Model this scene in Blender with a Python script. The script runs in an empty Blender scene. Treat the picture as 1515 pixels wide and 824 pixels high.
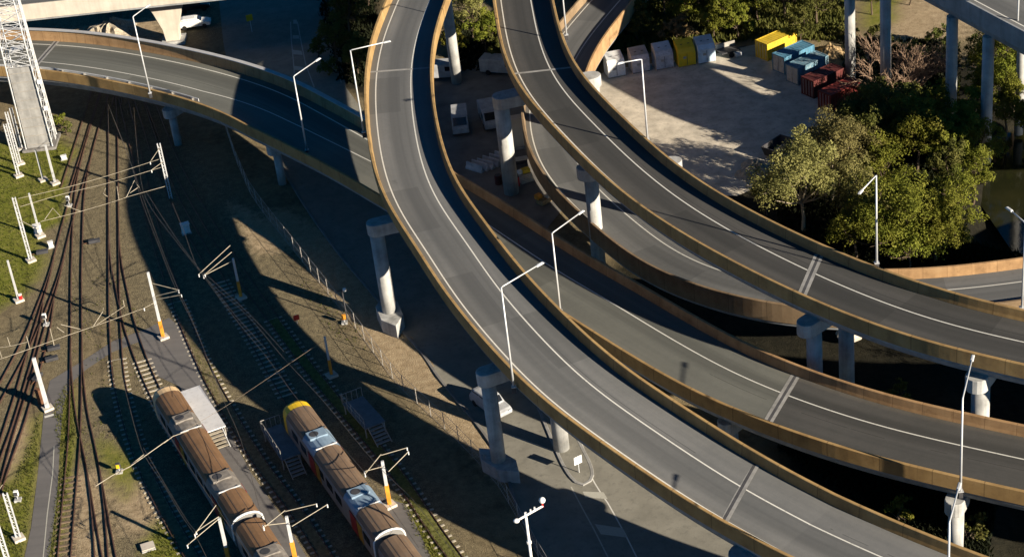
import bpy, bmesh, math, random
import numpy as np
from mathutils import Vector, Matrix
random.seed(7); rng = np.random.default_rng(7)
S = bpy.context.scene
COL = S.collection
R = math.radians

# ------------------------------------------------------------------ camera
PITCH, ROLL, CAMZ, FPX = 31.0, 0.12199, 100.0, 2777.39      # drone 100 m up, 31 deg down, long lens
p_, r_ = R(PITCH), ROLL
FW = Vector((0, math.cos(p_), -math.sin(p_)))
_rt0 = Vector((1, 0, 0)); _dn0 = Vector((0, -math.sin(p_), -math.cos(p_)))
RT = math.cos(r_)*_rt0 + math.sin(r_)*_dn0
DN = -math.sin(r_)*_rt0 + math.cos(r_)*_dn0
cam = bpy.data.objects.new('camera', bpy.data.cameras.new('camera')); COL.objects.link(cam)
cam.data.sensor_width = 36; cam.data.sensor_fit = 'HORIZONTAL'; cam.data.lens = FPX/1515*36
cam.data.clip_start = 1; cam.data.clip_end = 6000
M = Matrix((RT, -DN, -FW)).transposed().to_4x4(); M.translation = Vector((0, 0, CAMZ))
cam.matrix_world = M
S.camera = cam

def at(px, py, z=0.0):                 # reference-photo pixel + known height -> world point
    d = FW*FPX + RT*(px-757.5) + DN*(py-412)
    t = (z-CAMZ)/d.z
    return Vector((d.x*t, d.y*t, z))

# ------------------------------------------------------------------ light
SUN_EL = R(19.2); SUN_AZ = math.atan2(-0.655, 0.756)
sd = Vector((math.cos(SUN_AZ)*math.cos(SUN_EL), math.sin(SUN_AZ)*math.cos(SUN_EL), math.sin(SUN_EL)))
w = bpy.data.worlds.new('World'); S.world = w; w.use_nodes = True
nt = w.node_tree; sky = nt.nodes.new('ShaderNodeTexSky'); sky.sky_type = 'NISHITA'; sky.sun_disc = False
sky.sun_elevation = SUN_EL; sky.sun_rotation = math.pi/2 - SUN_AZ
sky.ozone_density = 4.0; sky.air_density = 0.34; sky.dust_density = 0.0
bg = nt.nodes['Background']; tint = nt.nodes.new('ShaderNodeMix'); tint.data_type = 'RGBA'; tint.blend_type = 'MULTIPLY'; tint.inputs[0].default_value = 1.0; tint.inputs[7].default_value = (0.10, 0.88, 1.0, 1)   # cool white balance of the open shade
nt.links.new(sky.outputs[0], tint.inputs[6]); nt.links.new(tint.outputs[2], bg.inputs[0]); bg.inputs[1].default_value = 0.05
sl = bpy.data.lights.new('sun', 'SUN'); sl.energy = 5.0; sl.angle = R(0.5); sl.color = (1.0, 0.88, 0.70)
so = bpy.data.objects.new('sun', sl); COL.objects.link(so)
so.rotation_euler = (-sd).to_track_quat('-Z', 'Y').to_euler()
vs = S.view_settings; vs.view_transform = 'Standard'; vs.look = 'None'; vs.gamma = 1; vs.exposure = 1.2
vs.use_curve_mapping = False

# ------------------------------------------------------------------ materials
def newmat(name, rough=0.8, metal=0.0, spec=0.3):
    m = bpy.data.materials.new(name); m.use_nodes = True
    b = m.node_tree.nodes['Principled BSDF']
    b.inputs['Roughness'].default_value = rough; b.inputs['Metallic'].default_value = metal
    b.inputs['Specular IOR Level'].default_value = spec
    return m, m.node_tree, b
class NB:                                # tiny node helper
    def __init__(s, nt): s.nt = nt
    def n(s, t, **k):
        x = s.nt.nodes.new(t)
        for a, v in k.items(): setattr(x, a, v)
        return x
    def l(s, a, b): s.nt.links.new(a, b)
    def coord(s, kind='Object'): return s.n('ShaderNodeTexCoord').outputs[kind]
    def pos(s): return s.n('ShaderNodeNewGeometry').outputs['Position']
    def noise(s, vec, scale, detail=4, rough=.55, mapscale=None):
        if mapscale:
            mp = s.n('ShaderNodeMapping'); mp.inputs['Scale'].default_value = mapscale; s.l(vec, mp.inputs[0]); vec = mp.outputs[0]
        x = s.n('ShaderNodeTexNoise'); x.inputs['Scale'].default_value = scale; x.inputs['Detail'].default_value = detail
        x.inputs['Roughness'].default_value = rough; s.l(vec, x.inputs['Vector']); return x.outputs['Fac']
    def ramp(s, fac, stops):
        x = s.n('ShaderNodeValToRGB'); e = x.color_ramp.elements
        while len(e) < len(stops): e.new(0.5)
        for i, (q, c) in enumerate(stops): e[i].position = q; e[i].color = (*c, 1) if len(c) == 3 else c
        s.l(fac, x.inputs[0]); return x.outputs[0]
    def mix(s, fac, a, b, mode='MIX'):
        x = s.n('ShaderNodeMix', data_type='RGBA', blend_type=mode)
        for sock, v in ((x.inputs[0], fac), (x.inputs[6], a), (x.inputs[7], b)):
            if isinstance(v, (int, float)): sock.default_value = v
            elif isinstance(v, tuple): sock.default_value = (*v, 1)
            else: s.l(v, sock)
        return x.outputs[2]
    def math(s, op, a, b=0.0, c=None):
        x = s.n('ShaderNodeMath', operation=op)
        for i, v in enumerate((a, b) if c is None else (a, b, c)):
            if isinstance(v, (int, float)): x.inputs[i].default_value = v
            else: s.l(v, x.inputs[i])
        return x.outputs[0]
    def bump(s, h, bsdf, strength=.3, dist=.05):
        x = s.n('ShaderNodeBump'); x.inputs['Strength'].default_value = strength; x.inputs['Distance'].default_value = dist
        s.l(h, x.inputs['Height']); s.l(x.outputs[0], bsdf.inputs['Normal'])

def simple(name, col, rough=.7, metal=0, var=.25, scale=1.2, spec=.3, bump=0.0, dirt=None):
    m, nt, b = newmat(name, rough, metal, spec); k = NB(nt); co = k.pos()
    n1 = k.noise(co, scale, 5, .6)
    lo = tuple(c*(1-var) for c in col); hi = tuple(min(1, c*(1+var)) for c in col)
    c = k.ramp(n1, [(.3, lo), (.7, hi)])
    if dirt:
        n2 = k.noise(co, scale*3.1, 6, .7); f = k.ramp(n2, [(.52, (0,0,0)), (.72, (1,1,1))])
        c = k.mix(f, c, dirt)
    k.l(c, b.inputs['Base Color'])
    if bump: k.bump(k.noise(co, scale*12, 4, .6), b, bump)
    return m

def asphalt(name, c0, c1, wheel=True, seed=0.0):
    m, nt, b = newmat(name, .85, 0, .25); k = NB(nt); co = k.pos()
    uv = k.n('ShaderNodeUVMap').outputs[0]; sp = k.n('ShaderNodeSeparateXYZ'); k.l(uv, sp.inputs[0])
    n1 = k.noise(co, .12, 4, .5); n2 = k.noise(co, 2.2, 6, .7); n3 = k.noise(uv, 1.0, 4, .6, (.03, 1.1, 1))
    f = k.math('ADD', k.math('MULTIPLY', n1, .5), k.math('ADD', k.math('MULTIPLY', n2, .25), k.math('MULTIPLY', n3, .55)))
    c = k.ramp(f, [(.45, c0), (.85, c1)])
    if wheel:   # rubber and oil worn along the lane: two wheel paths and an oil line
        v = sp.outputs[1]
        def band(cn, wd):
            d = k.math('ABSOLUTE', k.math('SUBTRACT', v, cn)); return k.math('MAXIMUM', k.math('SUBTRACT', 1.0, k.math('DIVIDE', d, wd)), 0.0)
        g = k.math('ADD', k.math('MULTIPLY', band(2.3, .6), .5), k.math('ADD', k.math('MULTIPLY', band(3.0, .7), .55), k.math('MULTIPLY', band(3.9, .6), .5)))
        g = k.math('MULTIPLY', g, k.math('ADD', .35, k.math('MULTIPLY', n1, .7)))
        c = k.mix(k.math('MINIMUM', k.math('MULTIPLY', g, 1.35), .75), c, tuple(x*.62 for x in c0))
        seam = k.math('MULTIPLY', k.math('LESS_THAN', k.math('ABSOLUTE', k.math('SUBTRACT', v, k.math('ADD', 4.55, k.math('MULTIPLY', n3, .12)))), .035), k.math('GREATER_THAN', n1, .45))
        c = k.mix(k.math('MULTIPLY', seam, .6), c, tuple(x*.45 for x in c0))
        edge = k.math('MAXIMUM', band(.15, .9), 0.0); c = k.mix(k.math('MULTIPLY', edge, k.math('MULTIPLY', n2, .9)), c, (.16, .135, .10))
        pt = k.n('ShaderNodeTexWhiteNoise', noise_dimensions='2D'); cb = k.n('ShaderNodeCombineXYZ'); k.l(k.math('FLOOR', k.math('DIVIDE', sp.outputs[0], 9.0)), cb.inputs[0]); k.l(k.math('FLOOR', k.math('DIVIDE', v, 3.4)), cb.inputs[1]); k.l(cb.outputs[0], pt.inputs['Vector'])
        patch = k.math('GREATER_THAN', pt.outputs[0], .86); c = k.mix(k.math('MULTIPLY', patch, .36), c, tuple(x*.6 for x in c0))
    n4 = k.noise(co, .45, 3, .5); sp4 = k.ramp(n4, [(.74, (0,0,0)), (.80, (1,1,1))])
    c = k.mix(k.math('MULTIPLY', sp4, .35), c, tuple(x*.4 for x in c0))
    k.l(c, b.inputs['Base Color']); k.bump(k.noise(co, 9, 3, .7), b, .25, .03)
    return m

def barrier_mat(name, base, dark, light, cell=4.0):
    m, nt, b = newmat(name, .85, 0, .2); k = NB(nt); co = k.pos()
    uv = k.n('ShaderNodeUVMap').outputs[0]; sp = k.n('ShaderNodeSeparateXYZ'); k.l(uv, sp.inputs[0])
    u = sp.outputs[0]
    n1 = k.noise(uv, 1.0, 4, .6, (.9, .05, 1)); n2 = k.noise(co, .5, 5, .65)
    c = k.ramp(k.math('ADD', k.math('MULTIPLY', n1, .32), k.math('MULTIPLY', n2, .72)), [(.36, dark), (.53, base), (.74, light)])
    # each precast panel has its own tone
    w_ = k.n('ShaderNodeTexWhiteNoise', noise_dimensions='1D'); k.l(k.math('FLOOR', k.math('DIVIDE', u, cell)), w_.inputs['W'])
    c = k.mix(k.math('MULTIPLY', w_.outputs[0], .34), c, tuple(x*.62 for x in base))
    fr = k.math('FRACT', k.math('DIVIDE', u, cell)); jt = k.math('LESS_THAN', fr, .02)
    c = k.mix(k.math('MULTIPLY', jt, .45), c, tuple(x*.25 for x in dark))
    st = k.ramp(k.noise(uv, 1.0, 3, .6, (2.4, .12, 1)), [(.62, (0,0,0)), (.72, (1,1,1))])
    c = k.mix(k.math('MULTIPLY', st, .32), c, tuple(x*.4 for x in dark))
    bl = k.ramp(k.noise(co, 1.7, 5, .75), [(.56, (0,0,0)), (.70, (1,1,1))]); c = k.mix(k.math('MULTIPLY', bl, .35), c, tuple(x*.5 for x in dark))
    k.l(c, b.inputs['Base Color']); k.bump(n2, b, .2, .03)
    return m

def concrete(name, col, streak=.35, rough=.8):
    m, nt, b = newmat(name, rough, 0, .25); k = NB(nt); co = k.pos()
    n1 = k.noise(co, .6, 5, .6); n2 = k.noise(co, 1.0, 4, .6, (1.6, 1.6, .12)); n3 = k.noise(co, 6, 4, .7)
    c = k.ramp(k.math('ADD', k.math('MULTIPLY', n1, .5), k.math('ADD', k.math('MULTIPLY', n2, .4), k.math('MULTIPLY', n3, .1))),
               [(.36, tuple(x*(1-streak) for x in col)), (.62, tuple(min(1, x*1.1) for x in col))])
    k.l(c, b.inputs['Base Color']); k.bump(n3, b, .15, .02)
    return m

def paint_mat(name, col, worn):
    m, nt, b = newmat(name, .7, 0, .3); k = NB(nt); co = k.pos()
    f = k.ramp(k.noise(co, 3.5, 5, .7), [(.55, (0,0,0)), (.75, (1,1,1))])
    k.l(k.mix(k.math('MULTIPLY', f, .7), col, worn), b.inputs['Base Color']); return m

MAT = {}
MAT['asph_ramp'] = asphalt('asphalt_ramp', (.100,.104,.107), (.168,.168,.167))
MAT['asph_dark'] = asphalt('asphalt_dark', (.045,.046,.045), (.082,.079,.076))
MAT['asph_green'] = asphalt('asphalt_old', (.095,.098,.090), (.152,.154,.138))
MAT['asph_street'] = simple('asphalt_street', (.215,.205,.175), .9, var=.16, scale=.5, dirt=(.15,.145,.125), bump=.2)
MAT['asph_path'] = asphalt('asphalt_path', (.11,.105,.105), (.165,.155,.15), wheel=False)
MAT['barrier'] = barrier_mat('barrier_ochre', (.345,.222,.092), (.23,.145,.065), (.43,.29,.135))
MAT['barrier_pale'] = barrier_mat('barrier_sandstone', (.38,.232,.115), (.24,.142,.07), (.46,.30,.16), 2.6)
MAT['barrier_brown'] = barrier_mat('barrier_brown', (.235,.165,.10), (.16,.11,.065), (.30,.22,.14))  # loop ramp barrier, colour darkened to stand in for its shaded outer face
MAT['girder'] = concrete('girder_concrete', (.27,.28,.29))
MAT['pier'] = concrete('pier_concrete', (.44,.44,.43), .5)
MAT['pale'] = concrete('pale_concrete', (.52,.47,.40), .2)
MAT['pale_grey'] = concrete('grey_coping', (.40,.40,.41), .15)
MAT['tred'] = simple('train_red', (.22,.02,.02), .5); MAT['tyel'] = simple('train_yellow', (.30,.17,.02), .5); MAT['deck_dark'] = simple('deck_shade_grey', (.16,.17,.18), .7)  # train stripes and dark platform deck: colours darkened to stand in for shade
MAT['kerb'] = concrete('kerb_concrete', (.20,.19,.18), .3)
MAT['line'] = paint_mat('road_paint', (.60,.59,.55), (.22,.215,.20))
MAT['line_faint'] = paint_mat('worn_paint', (.42,.41,.36), (.16,.155,.14))
MAT['joint'] = concrete('joint_concrete', (.30,.295,.285), .35)
MAT['joint_dark'] = simple('joint_rubber', (.07,.07,.075))
MAT['galv'] = simple('galvanised_steel', (.55,.56,.57), .45, .3, .12)
MAT['white_steel'] = simple('white_steel', (.52,.53,.54), .55, .1, .18)
MAT['dull_steel'] = simple('dull_steel', (.36,.34,.31), .6, .3, .2)
MAT['wire'] = simple('contact_wire', (.16,.13,.10), .5, .5)
MAT['pale_wire'] = simple('pale_tube', (.36,.32,.25), .6, .1)
MAT['orange'] = simple('orange_paint', (.62,.26,.03), .6)
MAT['rust'] = simple('rusty_steel', (.16,.075,.04), .8)
MAT['black'] = simple('black_rubber', (.015,.015,.017), .6)
MAT['dark'] = simple('dark_metal', (.05,.05,.055), .6)
MAT['glass'] = simple('dark_glass', (.012,.014,.018), .15, 0, .1, spec=.6)
MAT['white'] = simple('white_paint', (.74,.74,.73), .45, 0, .06, dirt=(.45,.43,.39))
MAT['rail'] = simple('rusty_rail', (.095,.055,.040), .6, .2)
MAT['sleeper'] = simple('concrete_sleeper', (.40,.36,.29), .9, var=.3, scale=2.5)
MAT['wood_sleeper'] = simple('timber_sleeper', (.17,.125,.085), .9, var=.35, scale=2)
MAT['red'] = simple('red_paint', (.50,.03,.025), .5)
MAT['yellow'] = simple('yellow_paint', (.70,.46,.02), .5, var=.15)
MAT['bark'] = simple('pale_bark', (.30,.25,.18), .9)
MAT['darkbark'] = simple('dark_bark', (.09,.065,.045), .9)
MAT['deadwood'] = simple('dead_branches', (.26,.175,.12), .9)
MAT['rubble'] = simple('rubble', (.36,.31,.24), .95, var=.4, scale=4, bump=.6)

def foliage(name, a, b_, c_):
    m, nt, b = newmat(name, .75, 0, .15); k = NB(nt)
    oi = k.n('ShaderNodeObjectInfo').outputs['Random']
    n1 = k.noise(k.pos(), .55, 3, .6); n2 = k.noise(k.pos(), 3.0, 3, .6)
    c = k.ramp(k.math('ADD', k.math('MULTIPLY', n1, .6), k.math('MULTIPLY', n2, .4)), [(.34, a), (.5, b_), (.68, c_)])
    hs = k.n('ShaderNodeHueSaturation'); k.l(c, hs.inputs['Color'])
    k.l(k.math('ADD', .485, k.math('MULTIPLY', oi, .03)), hs.inputs['Hue']); k.l(k.math('ADD', .8, k.math('MULTIPLY', oi, .4)), hs.inputs['Value'])
    k.l(hs.outputs[0], b.inputs['Base Color'])
    tr = k.n('ShaderNodeBsdfTranslucent'); k.l(hs.outputs[0], tr.inputs[0])
    mx = k.n('ShaderNodeMixShader'); mx.inputs[0].default_value = .25
    out = nt.nodes['Material Output']; k.l(b.outputs[0], mx.inputs[1]); k.l(tr.outputs[0], mx.inputs[2]); k.l(mx.outputs[0], out.inputs[0])
    return m
MAT['leaf_gum'] = foliage('gum_leaves', (.095,.098,.030), (.19,.178,.058), (.29,.26,.10))
MAT['leaf_green'] = foliage('mangrove_leaves', (.062,.078,.009), (.138,.148,.018), (.225,.215,.038))
MAT['leaf_dark'] = foliage('dark_leaves', (.045,.054,.012), (.092,.100,.022), (.16,.15,.04))
MAT['grassblade'] = foliage('grass_blades', (.06,.075,.015), (.11,.12,.03), (.17,.15,.06))

# ------------------------------------------------------------------ mesh helpers
class MB:
    def __init__(s): s.v = []; s.f = []; s.uv = {}
    def add(s, vs, fs, uvs=None):
        o = len(s.v); s.v += [tuple(x) for x in vs]
        for i, f in enumerate(fs):
            if uvs: s.uv[len(s.f)] = uvs[i]
            s.f.append(tuple(q+o for q in f))
        return s
    def box(s, c, size, rz=0.0, taper=1.0, M=None):
        x, y, z = (q/2 for q in size); vs = []
        for sx, sy, sz in ((-1,-1,-1),(1,-1,-1),(1,1,-1),(-1,1,-1),(-1,-1,1),(1,-1,1),(1,1,1),(-1,1,1)):
            t = taper if sz > 0 else 1
            vs.append(Vector((sx*x*t, sy*y*t, sz*z)))
        m = M if M else Matrix.Translation(Vector(c)) @ Matrix.Rotation(rz, 4, 'Z')
        vs = [m @ q for q in vs]
        return s.add(vs, [(3,2,1,0),(4,5,6,7),(0,1,5,4),(1,2,6,5),(2,3,7,6),(3,0,4,7)])
    def tube(s, pts, r, n=6, r2=None, cap=True):
        pts = [Vector(q) for q in pts]; rings = []
        for i, q in enumerate(pts):
            d = (pts[min(i+1, len(pts)-1)]-pts[max(i-1, 0)]).normalized()
            a = d.cross(Vector((0,0,1)) if abs(d.z) < .9 else Vector((1,0,0))).normalized(); b = d.cross(a)
            rr = r if r2 is None else r+(r2-r)*i/(len(pts)-1)
            rings.append([q+(a*math.cos(t)+b*math.sin(t))*rr for t in (2*math.pi*k/n for k in range(n))])
        vs = [q for g in rings for q in g]; fs = []
        for i in range(len(rings)-1):
            for k in range(n): fs.append((i*n+k, i*n+(k+1) % n, (i+1)*n+(k+1) % n, (i+1)*n+k))
        if cap: fs += [tuple(range(n-1, -1, -1)), tuple((len(rings)-1)*n+k for k in range(n))]
        return s.add(vs, fs)
    def prism(s, poly, z0, z1):
        n = len(poly); vs = [(q[0], q[1], z0) for q in poly]+[(q[0], q[1], z1) for q in poly]
        return s.add(vs, [tuple(range(n-1, -1, -1)), tuple(range(n, 2*n))]+[(k, (k+1) % n, n+(k+1) % n, n+k) for k in range(n)])
    def sphere(s, c, r, n=10, m=6, sq=(1,1,1)):
        c = Vector(c); vs = [c+Vector((0,0,r*sq[2]))]; fs = []
        for i in range(1, m):
            a = math.pi*i/m
            for k in range(n): t = 2*math.pi*k/n; vs.append(c+Vector((r*math.sin(a)*math.cos(t)*sq[0], r*math.sin(a)*math.sin(t)*sq[1], r*math.cos(a)*sq[2])))
        vs.append(c-Vector((0,0,r*sq[2])))
        for k in range(n): fs.append((0, 1+k, 1+(k+1) % n))
        for i in range(m-2):
            for k in range(n): a = 1+i*n; fs.append((a+k, a+n+k, a+n+(k+1) % n, a+(k+1) % n))
        a = 1+(m-2)*n
        for k in range(n): fs.append((a+k, len(vs)-1, a+(k+1) % n))
        return s.add(vs, fs)
    def build(s, name, mat, parent=None, smooth=False, bevel=0):
        me = bpy.data.meshes.new(name); org = Vector((0,0,0))
        if parent is not None: org = Vector(parent['_o'])
        me.from_pydata([(x-org.x, y-org.y, z-org.z) for x, y, z in s.v], [], s.f)
        if s.uv:
            l = me.uv_layers.new(name='UVMap')
            for fi, uvs in s.uv.items():
                for li, q in zip(me.polygons[fi].loop_indices, uvs): l.data[li].uv = q
        if smooth:
            for pl in me.polygons: pl.use_smooth = True
        me.materials.append(MAT[mat] if isinstance(mat, str) else mat)
        o = bpy.data.objects.new(name, me); COL.objects.link(o)
        if parent is not None: o.parent = parent; o['_o'] = parent['_o']
        else: o['_o'] = (0.0, 0.0, 0.0)
        if bevel:
            bv = o.modifiers.new('bevel', 'BEVEL'); bv.width = bevel; bv.segments = 2; bv.limit_method = 'ANGLE'
        return o
def tag(o, label=None, cat=None, group=None, kind=None):
    if label: o['label'] = label
    if cat: o['category'] = cat
    if group: o['group'] = group
    if kind: o['kind'] = kind
    return o
def thing(name, label, cat, loc=(0,0,0), group=None):
    o = bpy.data.objects.new(name, None); COL.objects.link(o); o.location = loc; o['_o'] = tuple(loc); o.empty_display_size = .3
    return tag(o, label, cat, group)

def catmull(pts, per=8):
    P = [Vector(q) for q in pts]; P = [P[0]*2-P[1]]+P+[P[-1]*2-P[-2]]; out = []
    for i in range(1, len(P)-2):
        a, b, c, d = P[i-1], P[i], P[i+1], P[i+2]
        t0 = 0; t1 = t0+(b-a).length**.5; t2 = t1+(c-b).length**.5; t3 = t2+(d-c).length**.5
        for k in range(per):
            t = t1+(t2-t1)*k/per
            A1 = a*((t1-t)/(t1-t0))+b*((t-t0)/(t1-t0)); A2 = b*((t2-t)/(t2-t1))+c*((t-t1)/(t2-t1)); A3 = c*((t3-t)/(t3-t2))+d*((t-t2)/(t3-t2))
            B1 = A1*((t2-t)/(t2-t0))+A2*((t-t0)/(t2-t0)); B2 = A2*((t3-t)/(t3-t1))+A3*((t-t1)/(t3-t1))
            out.append(B1*((t2-t)/(t2-t1))+B2*((t-t1)/(t2-t1)))
    out.append(P[-2]); return out
def resample(pts, step):
    P = np.array([tuple(q) for q in pts]); d = np.r_[0, np.cumsum(np.linalg.norm(np.diff(P, axis=0), axis=1))]
    n = max(2, int(d[-1]/step)+1); t = np.linspace(0, d[-1], n)
    return np.stack([np.interp(t, d, P[:, k]) for k in range(P.shape[1])], 1)
def smooth(P, sig):
    n = len(P); k = int(3*sig); ker = np.exp(-.5*(np.arange(-k, k+1)/sig)**2); ker /= ker.sum()
    Q = np.vstack([2*P[0]-P[k:0:-1], P, 2*P[-1]-P[-2:-k-2:-1]])
    return np.stack([np.convolve(Q[:, j], ker, 'valid') for j in range(P.shape[1])], 1)
def extend(P, n, step, at_end=True, keep=12):
    Q = P if at_end else P[::-1]
    d1 = Q[-1]-Q[-2]; h1 = math.atan2(d1[1], d1[0]); d0 = Q[-keep]-Q[-keep-1]; h0 = math.atan2(d0[1], d0[0])
    dh = (h1-h0+math.pi) % (2*math.pi)-math.pi; dh /= keep; sz = (Q[-1][2]-Q[-keep][2])/keep
    out = [Q]; q = Q[-1].copy(); h = h1
    ex = []
    for i in range(n): h += dh; q = q+np.array([math.cos(h)*step, math.sin(h)*step, sz*.5]); ex.append(q)
    Q = np.vstack([Q, ex]); return Q if at_end else Q[::-1]
def path(knots, sig=4, step=1.0):
    return smooth(resample(catmull(knots), step), sig)
def nearest(P, q): return int(np.argmin(((P[:, :2]-np.array([q[0], q[1]]))**2).sum(1)))

# ------------------------------------------------------------------ decks
class Deck:
    def __init__(s, P, w, side=1, bank=0.0):
        s.bank = bank
        # P: crest line (outer top edge of one barrier); the deck lies on the `side` of travel (1 = right)
        s.P = P; t = np.gradient(P[:, :2], axis=0); t /= np.linalg.norm(t, axis=1)[:, None]
        s.T = t; s.N = np.stack([t[:, 1], -t[:, 0]], 1)*side
        s.w = np.array([w(i, P[i]) for i in range(len(P))]) if callable(w) else np.full(len(P), float(w))
        s.s = np.r_[0, np.cumsum(np.linalg.norm(np.diff(P[:, :2], axis=0), axis=1))]; s.side = side
    def pt(s, i, off, dz): return (s.P[i, 0]+s.N[i, 0]*off, s.P[i, 1]+s.N[i, 1]*off, s.P[i, 2]-1.0+dz-s.bank*off)
    def sweep(s, prof, i0=0, i1=None, closed=True, caps=True):
        i1 = len(s.P)-1 if i1 is None else i1; mb = MB(); n = len(prof); vs = []; fs = []; uvs = []
        for i in range(i0, i1+1):
            for (o, dz) in prof: vs.append(s.pt(i, o(i) if callable(o) else o, dz))
        per = np.r_[0, np.cumsum([math.hypot((prof[(k+1) % n][0](0) if callable(prof[(k+1) % n][0]) else prof[(k+1) % n][0])-(prof[k][0](0) if callable(prof[k][0]) else prof[k][0]), prof[(k+1) % n][1]-prof[k][1]) for k in range(n)])]
        for i in range(i1-i0):
            for k in range(n if closed else n-1):
                k2 = (k+1) % n; f = (i*n+k, (i+1)*n+k, (i+1)*n+k2, i*n+k2)
                u0, u1, v0, v1 = s.s[i+i0], s.s[i+i0+1], per[k], per[k+1]; uv = ((u0, v0), (u1, v0), (u1, v1), (u0, v1))
                if s.side > 0: f = f[::-1]; uv = uv[::-1]
                fs.append(f); uvs.append(uv)
        mb.add(vs, fs, uvs)
        if closed and caps: mb.add(vs[:n], [tuple(range(n))]); mb.add(vs[-n:], [tuple(range(n-1, -1, -1))])
        return mb
    def strip_skew(s, k, dz, i0, i1, lo, hi):
        # strip whose two edges start/stop at different stations (a skewed joint)
        c0 = lambda i: min(max(i, lo[0]), hi[0]); c1 = lambda i: min(max(i, lo[1]), hi[1]); mb = MB(); vs = []; fs = []; uvs = []
        for i in range(i0, i1+1):
            vs += [s.pt(c0(i), k, dz), s.pt(c1(i), s.w[c1(i)]-k, dz)]
        for i in range(i1-i0):
            a, b = i+i0, i+i0+1
            f = (2*i, 2*i+1, 2*i+3, 2*i+2); uv = ((s.s[c0(a)], k), (s.s[c1(a)], s.w[a]-k), (s.s[c1(b)], s.w[b]-k), (s.s[c0(b)], k))
            q = [v for j, v in enumerate(f) if vs[v] not in [vs[x] for x in f[:j]]]
            if len(q) >= 3: fs.append(tuple(q)); uvs.append(tuple(uv[f.index(v)] for v in q))
        return mb.add(vs, fs, uvs)
    def strip(s, a, b, dz, i0=0, i1=None):
        f = lambda q: q if callable(q) else (lambda i, q=q: q)
        return s.sweep([(f(a), dz), (f(b), dz)], i0, i1, closed=False)
    def idx(s, px, py, z): return nearest(s.P, at(px, py, z))

def make_ramp(D, name, label, asph, bmat, bmat2=None, lines=(), joints=(), depth=1.5, segs=None, drop=.3, thick=.36, facia=True):
    i0 = len(D.P)//2; o = thing(name, label, 'road bridge', (float(D.P[i0, 0]), float(D.P[i0, 1]), float(D.P[i0, 2]-1)))
    segs = segs or [(0, len(D.P)-1, asph)]
    for (a, b, m) in segs:
        if isinstance(m, tuple): D.strip_skew(thick, 0.0, a, b, m[1], m[2]).build('road_surface', m[0], o)
        else: D.strip(thick, lambda i: D.w[i]-thick, 0.0, a, b).build('road_surface', m, o)
    W = lambda k: (lambda i: D.w[i]-k)
    prof = [(0, -drop), (0, .96), (.04, 1.0), (.26, 1.0), (.30, .96), (thick, .3), (thick+.06, 0.03), (thick+.06, -drop)]
    D.sweep(prof).build('barrier', bmat, o)
    D.sweep([(W(k), z) for k, z in prof][::-1]).build('barrier', bmat2 or bmat, o)
    g = [(.12, -drop-.003), (.12, -drop-.28), (.5, -drop-.36), (.9, -depth), (W(.9), -depth), (W(.5), -drop-.36), (W(.12), -drop-.28), (W(.12), -drop-.003), (W(thick+.07), -.02), (thick+.07, -.02)]
    D.sweep(g).build('girder', 'girder', o)
    for ln in lines:
        off, wd, a, b = ln[:4]; f = off if callable(off) else (lambda i, q=off: q)
        D.strip(lambda i: f(i)-wd/2, lambda i: f(i)+wd/2, .006, a, b).build('edge_line', ln[4] if len(ln) > 4 else 'line', o)
    for (q0, q1, dbl, z) in joints:        # transverse expansion joints, pixel of both ends
        a, b = at(*q0, z), at(*q1, z); d = (b-a).normalized(); n = Vector((-d.y, d.x, 0))
        i = nearest(D.P, (a+b)/2); zz = D.P[i, 2]-1+.012
        ia, ib = nearest(D.P, a), nearest(D.P, b)
        pa = Vector(D.pt(ia, 0, 0)); 
        ea, eb = (lambda ii: thick+.02), (lambda ii: D.w[ii]-thick-.02)
        fa = (a-Vector(D.pt(ia, 0, 0))).to_2d().length > (a-Vector(D.pt(ia, D.w[ia], 0))).to_2d().length
        e0 = Vector(D.pt(ia, eb(ia) if fa else ea(ia), .012)); e1 = Vector(D.pt(ib, ea(ib) if fa else eb(ib), .012)); d = (e1-e0).normalized(); n = Vector((-d.y, d.x, 0)).normalized()
        def quad(o0, o1, dz, mat, nm):
            q = [e0+n*o0, e1+n*o0, e1+n*o1, e0+n*o1]; 
            if (q[1]-q[0]).cross(q[2]-q[1]).z < 0: q = q[::-1]
            MB().add([v+Vector((0,0,dz)) for v in q], [(0,1,2,3)]).build(nm, mat, o)
        if dbl: quad(-.42, -.13, 0, 'joint', 'expansion_joint'); quad(.13, .42, 0, 'joint', 'expansion_joint'); quad(-.13, .13, .0, 'joint_dark', 'joint_seal')
        else: quad(-.2, .2, 0, 'joint', 'expansion_joint')
    return o

def zk(px, zs): return np.interp
BL = [(569.6,0),(551,45),(540,93),(537.5,133),(540,182),(545,220),(550,245),(563,285),(581,318),(612,362),(647,420),(687,472),(751,544),(780,574),(817,604),(889.5,655),(953.6,700),(1034,753.5),(1140,810)]
BZ = [14.4,14.4,14.4,14.4,14.4,14.4,14.4,14.3,14.2,14.1,13.9,13.6,13.1,12.8,12.6,12.0,11.6,11.1,10.6]
DL = [(728.5,0),(737.5,57),(755,108),(780,146),(807,176),(847,218),(873.5,245),(948,307),(1028,357.5),(1087,389.6),(1140,416),(1184,437),(1248.5,464),(1315,489.5),(1377,508),(1441,524),(1515,540)]
CF = [(43,43),(107,45),(187,55),(240,64),(294,75),(347,88),(400,104),(447,123),(537,174),(682,259),(714,277),(783,320),(828,349.5),(879,381.6),(940,413),(996,448),(1060,483),(1115,513.5),(1182,540),(1248.5,563),(1315,584),(1382,599),(1449,613.6),(1515,627)]
EN = [(855,0),(828,30),(802,62),(783,98),(770,130),(768,160),(773,200),(783,232),(807,267),(831,293),(871,328),(895,350),(959,397),(1007,416),(1060,434),(1115,447),(1163,456)]
EF = [(1318,399),(1382,397),(1435,391),(1491.5,384),(1540,376)]
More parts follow.
